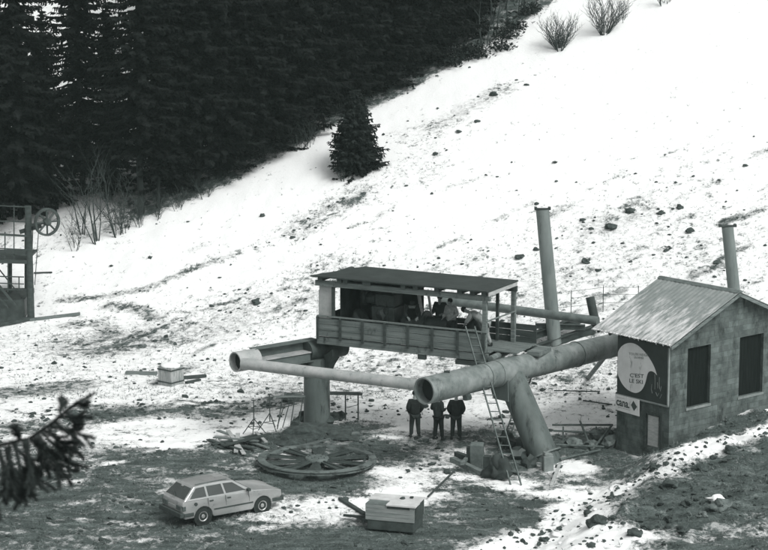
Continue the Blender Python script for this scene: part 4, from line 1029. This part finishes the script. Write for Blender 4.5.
# ================================================================== VEGETATION
def spruce_meshes(seed, H=18, crown0=.14, rmax=3.0, n_wh=40, per=9, spray=.42, dens=1.0):
    rr = random.Random(seed); tr_ = MB(); nseg = 7; pts_ = [Vector((rr.uniform(-.08, .08), rr.uniform(-.08, .08), H*i/nseg)) for i in range(nseg+1)]
    pts_[0] = Vector((0, 0, -.6)); rb = H*.0085
    for i in range(nseg): tr_.cyl(pts_[i], pts_[i+1], rb*(1-i/nseg)+.02, rb*(1-(i+1)/nseg)+.02, 9, False)
    # dead snags below the crown
    for k in range(10):
        z = H*rr.uniform(.04, crown0+.05); a = rr.uniform(0, 6.28); l = rr.uniform(.4, 1.3); tr_.cyl((0, 0, z), (math.cos(a)*l, math.sin(a)*l, z-.15*l), .03, .008, 5, False)
    vs, fs = [], []
    for w in range(n_wh):
        t = w/(n_wh-1); z = H*(crown0+(1-crown0)*t**.95); R0 = rmax*(1-t)**.8*(.85+.3*rr.random())+.1
        if t < .12: R0 *= .65+2.5*t
        nb = max(4, int(per*(1-.45*t)))
        a0 = rr.uniform(0, 6.28)
        for b in range(nb):
            if rr.random() < .07: continue
            a = a0+6.283*b/nb+rr.uniform(-.25, .25); L_ = R0*rr.choice((.55, .8, .95, 1.05, 1.25))*rr.uniform(.85, 1.1); zz = z+rr.uniform(-.38, .38)*(1-t)
            ca_, sa = math.cos(a), math.sin(a); droop = .42*(1-t)+.05
            ns = max(3, int(L_/(spray*.42)*dens))
            pz = None
            for s_ in range(ns+1):
                u = s_/ns; rad = L_*u; zp = zz-droop*rad*(1.0-.35*u)+.10*rad*u*u
                if s_ % 2 == 0 or s_ == ns:
                    pass
                for sd_ in ((-1, 1, 0) if s_ > 0 else (0,)):
                    if rr.random() < .12: continue
                    ang = a+sd_*rr.uniform(.5, 1.0); l = spray*rr.uniform(.7, 1.3)*(1.2-.5*u)*(1.0 if sd_ else 1.2); wd = l*rr.uniform(.25, .42)
                    d = Vector((math.cos(ang), math.sin(ang), -rr.uniform(.15, .75))); c = Vector((ca_*rad, sa*rad, zp))
                    pr_ = Vector((-math.sin(ang), math.cos(ang), rr.uniform(-.5, .5)))*wd
                    o = len(vs); vs += [c, c+d*l*.55+pr_, c+d*l, c+d*l*.5-pr_]; fs.append((o, o+1, o+2, o+3))
                    # hanging twig curtain
                    if sd_ == 0 and rr.random() < .8:
                        o = len(vs); hl = spray*rr.uniform(.6, 1.3); q2 = Vector((-sa, ca_, 0))*hl*.35
                        vs += [c-q2, c+q2, c+q2*.4+Vector((ca_*.1, sa*.1, -hl)), c-q2*.5+Vector((0, 0, -hl*.8))]; fs.append((o, o+1, o+2, o+3))
    cr = MB(); cr.v = vs; cr.f = fs
    return tr_, cr
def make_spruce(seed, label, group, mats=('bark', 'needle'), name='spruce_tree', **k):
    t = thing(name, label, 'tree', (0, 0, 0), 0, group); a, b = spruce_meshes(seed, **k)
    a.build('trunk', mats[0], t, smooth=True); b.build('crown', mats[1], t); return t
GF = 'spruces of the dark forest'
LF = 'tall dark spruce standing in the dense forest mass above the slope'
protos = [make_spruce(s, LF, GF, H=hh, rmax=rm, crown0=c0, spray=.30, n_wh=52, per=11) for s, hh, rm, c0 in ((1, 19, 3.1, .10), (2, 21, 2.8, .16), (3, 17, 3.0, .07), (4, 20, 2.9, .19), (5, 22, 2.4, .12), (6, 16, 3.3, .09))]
used = [False]*6
rr = random.Random(21)
def put(proto_i, x, y, sc, label=None, rz=None):
    if not used[proto_i]: o = protos[proto_i]; used[proto_i] = True
    else: o = copy_tree(protos[proto_i])
    o.location = (x, y, hbase(x, y)-.1); o.rotation_euler = (0, 0, rr.uniform(0, 6.28) if rz is None else rz); o.scale = (sc, sc, sc*rr.uniform(.95, 1.05))
    o['label'] = label or LF
    return o
# edge trees, along the forest edge as the photo shows it
edge_px = [(-14, 232, 2, .95, 'dark spruce rising behind the left edge of the tower'), (22, 224, 5, 1.0, 'dark spruce rising behind the tower decks and pulley'), (84, 200, 0, .85, 'spruce with low crown standing back behind the bare trees'), (48, 214, 5, .62, None), (112, 205, 5, .62, None), (178, 203, 5, .62, None), (2, 216, 5, .7, None), (143, 219, 3, .95, 'tall spruce with bare lower trunk where the forest meets the snow, left part'), (160, 213, 3, .55, 'short spruce with bare trunk right of the tall one at the forest foot'), (186, 203, 1, .9, None), (205, 196, 0, .95, None), (228, 186, 2, 1, None), (250, 174, 0, .95, None), (272, 164, 2, 1, None), (292, 151, 2, 1, None), (312, 140, 0, .9, None), (335, 124, 2, .95, None), (352, 116, 0, .9, None), (376, 104, 2, .85, None), (397, 96, 2, .8, None), (417, 84, 0, .8, None), (438, 72, 2, .75, None), (455, 60, 0, .8, None), (472, 46, 2, .75, None), (468, 30, 0, .8, None), (480, 20, 2, .8, None)]
epts = []
for a, b, pi, sc, lab in edge_px:
    p = tp(a, b-4); q = p.xy+Vector((-.45, .9))*(.2 if a < 170 else .9); put(pi, q.x, q.y, sc, lab); epts.append(q)
def side_of_edge(x, y):
    best = None
    for a, c in zip(forest_edge[:-1], forest_edge[1:]):
        dx, dy = c.x-a.x, c.y-a.y; u = ((x-a.x)*dx+(y-a.y)*dy)/(dx*dx+dy*dy)
        if 0 <= u < 1: return -((x-a.x)*dy-(y-a.y)*dx)/math.hypot(dx, dy)
    return None
cnt = 0; tries = 0; placed = list(epts)
while cnt < 105 and tries < 20000:
    tries += 1
    x = rr.uniform(-34, 9); y = rr.uniform(104, 150)
    d = side_of_edge(x, y)
    if d is None or d < 2.0 or d > (24 if x > -14 else 20): continue
    # px of base; keep the forest above the right corner out
    dd_ = y*math.cos(PIT)-(hbase(x, y)-CH)*math.sin(PIT); px_ = 384+F*x/dd_
    if px_ > 498: continue
    # thin the left part so that daylight shows between crowns
    mind = 1.9 if px_ > 215 else 3.3
    if px_ < 215 and d > 11: continue
    if px_ < 192: continue
    if min((Vector((x, y))-q).length for q in placed) < mind: continue
    placed.append(Vector((x, y))); put(rr.randrange(6), x, y, rr.uniform(.75, 1.15)); cnt += 1
print('forest', cnt, tries)
# lone young spruce
ys_ = tp(356, 172); t = make_spruce(9, 'lone bushy young spruce on the snow just below the forest edge', None, ('bark', 'needle2'), 'young_spruce', H=4.0, crown0=.08, rmax=1.25, n_wh=46, per=17, spray=.20)
t.location = ys_; t.rotation_euler = (0, 0, 1)
# bare shrubs and trees
def bare_mesh(seed, H, stems, spread, depth=3, r0=.03, kids=4, lean=0):
    rr = random.Random(seed); m_ = MB()
    def grow(p, d, l, r, lev):
        segs = 3; q = p
        for i in range(segs):
            d = (d+Vector((rr.uniform(-.15, .15), rr.uniform(-.15, .15), rr.uniform(-.02, .12)))).normalized()
            q2 = q+d*l/segs; m_.cyl(q, q2, r*(1-.25*i), r*(1-.25*(i+1)), 5 if lev > 1 else 6, False); q = q2
            if lev < depth:
                for _ in range(max(1, kids//2)):
                    a = rr.uniform(0, 6.28); nd = (d+Vector((math.cos(a), math.sin(a), rr.uniform(-.1, .4)))*rr.uniform(.4, .9)).normalized()
                    grow(q, nd, l*rr.uniform(.3, .55), r*.5, lev+1)
    for k in range(stems):
        a = rr.uniform(0, 6.28); s = rr.uniform(.2, 1)*spread
        grow(Vector((math.cos(a)*.12, math.sin(a)*.12, -.15)), Vector((math.cos(a)*s+lean, math.sin(a)*s, 1)).normalized(), H*rr.uniform(.7, 1), r0*rr.uniform(.6, 1.1), 1)
    return m_
def shrub(px_, py_, seed, H, stems, spread, label, cat='shrub', name='bare_shrub', group=None, **k):
    p = tp(px_, py_); o = bare_mesh(seed, H, stems, spread, **k).build(name, 'twig'); o.location = p; tag(o, label, cat, group); return o
shrub(560, 50, 1, 1.5, 30, .9, 'dense rounded bare shrub high on the snow, left of its neighbour', group='bare shrubs high on the slope', r0=.028, kids=4)
shrub(604, 34, 2, 1.7, 26, .8, 'taller ragged bare shrub high on the snow, right of the rounded one', group='bare shrubs high on the slope', r0=.028, kids=4)
shrub(622, 22, 6, 1.2, 5, .6, 'small wispy bare shrub behind the ragged one high on the slope', group='bare shrubs high on the slope', r0=.02)
shrub(664, 5, 3, .8, 8, .9, 'low bare shrub at the top edge of the slope', group='bare shrubs high on the slope', r0=.02)
shrub(97, 243, 4, 3.6, 5, .42, 'many-stemmed bare tree at the foot of the forest beside the tower', 'tree', 'bare_tree', r0=.05, kids=3, lean=-.12)
shrub(82, 236, 14, 2.6, 4, .4, 'smaller bare tree left of the many-stemmed one by the tower', 'tree', 'bare_tree', r0=.035, kids=2, lean=-.1)
shrub(118, 236, 5, 3.0, 6, .5, 'bare sapling clump right of the many-stemmed tree', 'sapling', 'bare_sapling', r0=.03)
shrub(75, 250, 15, 1.6, 5, .7, 'short bare bush right of the tower pulley', 'bush', 'bare_bush', r0=.025)
for i, (a, b, H_) in enumerate(((140, 226, 1.4), (156, 220, 1.2), (178, 210, 1.1), (125, 232, 1.6), (205, 198, 1.0), (345, 180, .8), (310, 146, 2.0), (298, 150, 1.6))):
    shrub(a, b, 30+i, H_, 6, .7, ('bare bush among the trunks at the forest foot' if i < 5 else ('low bare bush at the foot of the lone young spruce', 'bare sapling leaning out of the forest left of the lone spruce', 'shorter bare sapling farthest left of the lone spruce')[i-5]), 'bush', 'bare_bush', 'bushes along the forest foot', r0=.022)
g = 'bare trees at the upper corner of the forest'
for i, (a, b, H_) in enumerate(((497, 36, 4), (508, 25, 4.5), (517, 16, 4), (526, 8, 4), (490, 24, 5), (503, 10, 5), (514, 3, 4), (535, 2, 3), (485, 48, 3), (545, -4, 3))):
    shrub(a, b, 50+i, H_, 2, .18, 'thin bare tree where the forest thins out at the top', 'tree', 'thin_tree', g, r0=.05, kids=2)
for i, (a, b) in enumerate(((462, 60), (470, 54), (508, 38), (516, 30), (500, 50), (530, 14), (452, 66), (478, 58))):
    p = tp(a, b); k = MB(); rr2 = random.Random(i)
    for _ in range(260):
        c = Vector((rr2.gauss(0, .35), rr2.gauss(0, .35), abs(rr2.gauss(.2, .25)))); d = Vector((rr2.uniform(-1, 1), rr2.uniform(-1, 1), rr2.uniform(-.5, 1))).normalized()*.13; e_ = Vector((rr2.uniform(-1, 1), rr2.uniform(-1, 1), rr2.uniform(-1, 1))).normalized()*.05
        o_ = len(k.v); k.v += [c-d, c+e_, c+d, c-e_]; k.f.append((o_, o_+1, o_+2, o_+3))
    o = k.build('juniper_bush', 'needle2'); o.location = p; tag(o, 'low dark evergreen bush on the snow at the upper forest corner', 'bush', 'evergreen bushes at the forest corner')
# ---- near spruce on the camera's own hillside, one branch reaching into view
nb = Vector((-4.6, 14.2, 0)); nb.z = hbase(nb.x, nb.y)
M['needle_near'] = mat('near_spruce_needles', .035, .06, 4, .8)
nt_ = make_spruce(17, 'near spruce whose dark bough hangs into the lower left corner', None, ('bark', 'needle_near'), 'near_spruce', H=6.0, crown0=.05, rmax=1.35, n_wh=34, per=12, spray=.16, dens=.8)
nt_.location = nb
bm_, bn = MB(), MB(); rr = random.Random(77)
YB = 14.0
def twig(p, q, r, nl=.024, dens=420, sub=0, curve=.0):
    p, q = Vector(p), Vector(q); L_ = (q-p).length; n = max(2, int(L_/.06)); prev = p; d0 = (q-p).normalized()
    for i in range(1, n+1):
        c = p+(q-p)*(i/n)+Vector((0, 0, -curve*math.sin(math.pi*i/n))); bm_.cyl(prev, c, r*(1-.6*(i-1)/n), r*(1-.6*i/n), 6, False)
        for _ in range(int(dens*(c-prev).length)):
            t = rr.random(); b = prev+(c-prev)*t; a = Vector((rr.gauss(0, 1), rr.gauss(0, 1), rr.gauss(0, 1))); a = (a-a.dot(d0)*d0).normalized()
            e = (a+d0*.75).normalized()*nl*rr.uniform(.7, 1.3); w = d0.cross(a)*.0030
            o = len(bn.v); bn.v += [b-w, b+w, b+e]; bn.f.append((o, o+1, o+2))
        prev = c
def nbp(px_, py_, dy=0): return aty(px_, py_, YB+dy)
main = [(-190, 520, .25), (-60, 475, .2), (0, 445, .1), (30, 438, .05), (50, 425, 0), (70, 408, 0), (94, 393, 0)]
for a, b in zip(main[:-1], main[1:]): twig(nbp(*a), nbp(*b), .011, dens=1500, nl=.034)
subs = [((58, 417), (92, 417)), ((60, 415), (63, 398)), ((50, 426), (94, 438)), ((44, 430), (84, 458)), ((38, 434), (72, 485)), ((30, 438), (64, 478)), ((25, 440), (35, 490)), ((15, 442), (26, 505)), ((5, 446), (20, 500)), ((0, 448), (8, 500)), ((66, 411), (80, 428)), ((20, 440), (15, 425)), ((36, 434), (50, 478)), ((10, 444), (6, 495)), ((-5, 448), (22, 498)), ((48, 428), (72, 456)), ((-12, 450), (0, 520)), ((30, 437), (48, 455)), ((12, 444), (42, 475)), ((74, 404), (88, 404)), ((22, 440), (42, 488)), ((34, 436), (60, 468)), ((41, 431), (78, 470)), ((54, 421), (84, 446)), ((8, 445), (16, 492)), ((27, 438), (28, 480))]
for i, (a, b) in enumerate(subs):
    dy = rr.uniform(-.12, .12); p, q = nbp(*a), nbp(b[0], b[1], dy); twig(p, q, .005, dens=2200, nl=.036)
    for k in range(4):
        t = rr.uniform(.25, .85); c = p+(q-p)*t; d = (q-p); e = d*rr.uniform(.25, .4); s_ = rr.choice((-1, 1)); e = Matrix.Rotation(s_*rr.uniform(.5, .8), 3, 'Y') @ e
        twig(c, c+e, .003, dens=1800, nl=.032)
bo = bm_.build('bough', 'bark', nt_, True); bn.build('bough_needles', 'needle_near', bo, False)
bo2 = [o for o in COL.objects if o.name.startswith('bough_needles')][0]
inv = (Matrix.Translation(nt_.location)).inverted(); bo2.data.transform(inv)

# ================================================================== PEOPLE
def skin_obj(name, verts, edges, root, m, parent, sub=2):
    me = bpy.data.meshes.new(name); me.from_pydata([v[0] for v in verts], edges, []); o = bpy.data.objects.new(name, me); COL.objects.link(o)
    sk = o.modifiers.new('s', 'SKIN'); sk.use_smooth_shade = True; ss = o.modifiers.new('ss', 'SUBSURF'); ss.levels = ss.render_levels = sub
    if not me.skin_vertices: me.skin_vertices.new()
    for i, v in enumerate(verts):
        r = v[1]; me.skin_vertices[0].data[i].radius = (r, r) if not isinstance(r, tuple) else r
        me.skin_vertices[0].data[i].use_root = (i == root)
    bpy.context.view_layer.update(); dg = bpy.context.evaluated_depsgraph_get()
    nm = bpy.data.meshes.new_from_object(o.evaluated_get(dg)); bpy.data.objects.remove(o)
    nm.materials.clear(); nm.materials.append(M[m]); nm.shade_smooth()
    o = bpy.data.objects.new(name, nm); COL.objects.link(o); o.parent = parent; return o
def person(loc, rz, label, J, jacket='cloth_dark', trousers='cloth_navy', group=None, sc=1.0, cap=False):
    """J: joints in metres, facing +y. keys pel,wai,che,nec,hea, sL,eL,wL, sR,eR,wR, hL,kL,aL, hR,kR,aR"""
    t = thing('person', label, 'person', loc, rz, group); t.scale = (sc, sc, sc)
    V = lambda k: Vector(J[k])
    head = V('hea'); neck = V('nec'); up = (head-neck).normalized(); fw = Vector((0, 1, 0)); fw = (fw-fw.dot(up)*up).normalized()
    vs, es = [], []
    def av(p, r): vs.append((Vector(p), r)); return len(vs)-1
    def ch(ids): 
        for a, b in zip(ids[:-1], ids[1:]): es.append((a, b))
    pel = av(V('pel'), (.15, .11)); wai = av(V('wai'), (.135, .10)); che = av(V('che'), (.16, .115)); nk = av(V('nec'), .055)
    h0 = av(head-up*.05, (.07, .08)); h1 = av(head+up*.03, (.078, .098)); h2 = av(head+up*.10, (.055, .07))
    ch([pel, wai, che, nk, h0, h1, h2]); ns = av(head+fw*.105-up*.0, .014); ch([h1, ns])
    for s_, sx in (('L', -1), ('R', 1)):
        a = av(V('s'+s_), .062); b = av(V('e'+s_), .045); w = av(V('w'+s_), .03); hd = (V('w'+s_)-V('e'+s_)).normalized()
        p = av(V('w'+s_)+hd*.07, (.038, .02)); ch([che, a, b, w, p])
        sd_ = hd.cross(Vector((0, 1, .2))).normalized()
        for k, ln in enumerate((.07, .085, .08, .06)):
            o_ = sd_*(k-1.5)*.02; f1 = av(V('w'+s_)+hd*.10+o_, .009); f2 = av(V('w'+s_)+hd*(.10+ln*.5)+o_+fw*.01, .008); f3 = av(V('w'+s_)+hd*(.10+ln)+o_+fw*.03, .007); ch([p, f1, f2, f3])
        t1 = av(V('w'+s_)+hd*.05+sd_*-.045+fw*.01, .01); t2 = av(V('w'+s_)+hd*.09+sd_*-.06+fw*.02, .008); ch([w, t1, t2])
        a = av(V('h'+s_), .085); b = av(V('k'+s_), .055); c = av(V('a'+s_), .038); f = av(V('a'+s_)+Vector((sx*.02, .14, -.05)), .035); ch([pel, a, b, c, f])
    skin_obj('body', vs, es, 0, 'skin', t, 1)
    # jacket
    vs, es = [], []
    hip = V('pel')+Vector((0, 0, -.02)); a0 = av(hip, (.20, .16)); a1 = av(V('wai'), (.21, .165)); a2 = av(V('che'), (.225, .165)); a3 = av(V('nec')-up*.05, .085); ch([a0, a1, a2, a3])
    for s_ in 'LR':
        a = av(V('s'+s_), .10); b = av(V('e'+s_), .085); w = av(V('w'+s_), .06); ch([a2, a, b, w])
    skin_obj('jacket', vs, es, 1, jacket, t, 2)
    vs, es = [], []
    a0 = av(V('pel'), (.165, .13))
    for s_ in 'LR':
        a = av(V('h'+s_), .12); b = av(V('k'+s_), .09); c = av(V('a'+s_)+Vector((0, 0, .03)), .075); ch([a0, a, b, c])
    skin_obj('trousers', vs, es, 0, trousers, t, 2)
    for s_, sx in (('L', -1), ('R', 1)):
        m_ = MB(); c = V('a'+s_)+Vector((sx*.02, .06, -.035)); m_.box(c, (.10, .28, .07)); m_.box(c+Vector((0, -.08, .05)), (.095, .12, .08)); m_.build('boot', 'rubber', t, bevel=.03)
    m_ = MB(); q = Matrix((fw.cross(up), fw, up)).transposed()
    m_.lathe([(.095, -.02), (.103, .03), (.098, .07), (.07, .115), (.03, .135), (.001, .138)], head+up*.015-fw*.02, 16, q)
    if cap: m_.box(head+up*.075+fw*.12, (.15, .11, .015), q)
    m_.build('cap' if cap else 'hair', 'hair', t, smooth=True)
    for sx in (-1, 1):
        pass
    return t
def stand(lean=0, elbow=.27, shift=0, wy=.14, wz=.95, step=.0, hy=0):
    return dict(pel=(0, 0, .95), wai=(shift*.3, 0, 1.12), che=(shift, .02, 1.34), nec=(shift, .03, 1.52), hea=(shift, .07+hy, 1.65),
                sL=(shift-.19, .01, 1.43), eL=(shift-elbow, -.04, 1.17), wL=(shift-.19, wy, wz), sR=(shift+.19, .01, 1.43), eR=(shift+elbow, -.04, 1.17), wR=(shift+.19, wy, wz),
                hL=(-.10, 0, .86), kL=(-.12, .03+step, .48), aL=(-.14, step, .09), hR=(.10, 0, .86), kR=(.12, .03, .48), aR=(.14, -step, .09))
gm = 'three men standing under the big tube'
def putp(px_, py_): p = tp(px_, py_); return p
person(putp(415, 438), R(10), 'man in dark clothes standing on the left, his head behind the tube end', stand(elbow=.28, step=.03), group=gm, sc=.98)
person(putp(438.5, 440), R(-38), 'man in dark clothes standing in the middle with arms folded in front', stand(elbow=.25, wy=.24, wz=1.18, step=-.05, shift=-.05), 'cloth_navy', 'cloth_dark', group=gm, sc=.96, cap=True)
person(putp(456, 440), R(-3), 'man in dark clothes standing on the right, his dark head clear of the tube', stand(elbow=.28, step=.02), group=gm, sc=1.0, cap=False)
def bend(fwd=.35, arm=.35, drop=.0):
    return dict(pel=(0, 0, .93), wai=(0, .05+fwd*.2, 1.08), che=(0, .05+fwd*.8, 1.26-drop*.5), nec=(0, .05+fwd*1.15, 1.38-drop), hea=(0, .1+fwd*1.4, 1.46-drop*1.1),
                sL=(-.19, .05+fwd*.9, 1.31-drop*.6), eL=(-.26, .1+fwd+arm*.5, 1.08-drop), wL=(-.18, .12+fwd+arm, 1.0-drop), sR=(.19, .05+fwd*.9, 1.31-drop*.6), eR=(.26, .1+fwd+arm*.5, 1.08-drop), wR=(.18, .12+fwd+arm, 1.0-drop),
                hL=(-.1, 0, .85), kL=(-.13, .08, .47), aL=(-.15, 0, .09), hR=(.1, 0, .85), kR=(.13, -.02, .47), aR=(.15, -.15, .09))
gp = 'workers on the platform'
person(pl(4.95, 1.0), pa+R(170), 'worker in a light jacket facing out over the platform side, near its middle', stand(elbow=.28, wy=.25, wz=1.05), 'cloth_light', 'cloth_navy', gp, .93)
person(pl(6.35, .95), pa+R(100), 'worker in a light jacket bending over by the ladder end of the platform', bend(.50, .1, .12), 'cloth_light', 'cloth_light', gp, .98)
person(pl(4.35, 1.35), pa+R(185), 'worker in dark overalls just left of the light-jacketed one', stand(elbow=.28, wy=.3, wz=1.1), 'cloth_navy', 'cloth_navy', gp, .94)
person(pl(3.35, 1.0), pa+R(-150), 'worker in dark clothes beside the gearbox under the platform roof', bend(.25, .3, .05), 'cloth_dark', 'cloth_dark', gp, .98)

# thin haze volume over the whole valley, added to lift and flatten dark tones
hz = MB(); hz.b2((-270, -70, -8), (270, 430, 175)); M['haze'] = bpy.data.materials.new('haze'); M['haze'].use_nodes = True
hn = M['haze'].node_tree; hn.nodes.remove(hn.nodes['Principled BSDF']); pv_ = hn.nodes.new('ShaderNodeVolumePrincipled')
pv_.inputs['Density'].default_value = HZD; pv_.inputs['Color'].default_value = (.72, .93, .88, 1); hn.links.new(pv_.outputs[0], [n for n in hn.nodes if n.type == 'OUTPUT_MATERIAL'][0].inputs['Volume'])
tag(hz.build('haze', 'haze'), None, None, None, 'stuff')
# ================================================================== LIGHT, WORLD, CAMERA
w = bpy.data.worlds.new('World'); S.world = w; w.use_nodes = True; N = w.node_tree.nodes; L = w.node_tree.links
bg = N['Background']; sky = N.new('ShaderNodeTexSky'); sky.sky_type = 'NISHITA'; sky.sun_disc = False
SE, SA = 48, 142      # elevation, compass direction the sun stands in (clockwise from +y)
sky.sun_elevation = R(SE); sky.sun_rotation = R(SA); sky.dust_density = 2.0
bwn = N.new('ShaderNodeRGBToBW'); L.new(sky.outputs[0], bwn.inputs[0]); L.new(bwn.outputs[0], bg.inputs[0]); bg.inputs[1].default_value = .14
sun = bpy.data.lights.new('sun', 'SUN'); sun.energy = 1.35; sun.angle = R(22); sun.color = (1, .99, .97)
so = bpy.data.objects.new('sun', sun); COL.objects.link(so)
dv = Vector((math.sin(R(SA))*math.cos(R(SE)), math.cos(R(SA))*math.cos(R(SE)), math.sin(R(SE))))
so.rotation_euler = dv.to_track_quat('Z', 'Y').to_euler(); so.location = (40, 40, 60)
cam = bpy.data.cameras.new('camera'); cam.lens = F/768*36; cam.sensor_width = 36; cam.clip_end = 2000; cam.clip_start = .1
cam.dof.use_dof = True; cam.dof.focus_distance = 77; cam.dof.aperture_fstop = 4.2
co_ = bpy.data.objects.new('camera', cam); COL.objects.link(co_); co_.location = (0, 0, CH); co_.rotation_euler = (R(90)-PIT, 0, 0)
S.camera = co_
S.view_settings.view_transform = 'Standard'; S.view_settings.look = 'None'; S.view_settings.exposure = 0.72; S.view_settings.gamma = 1
S.cycles.max_bounces = 5; S.cycles.diffuse_bounces = 3; S.cycles.glossy_bounces = 2
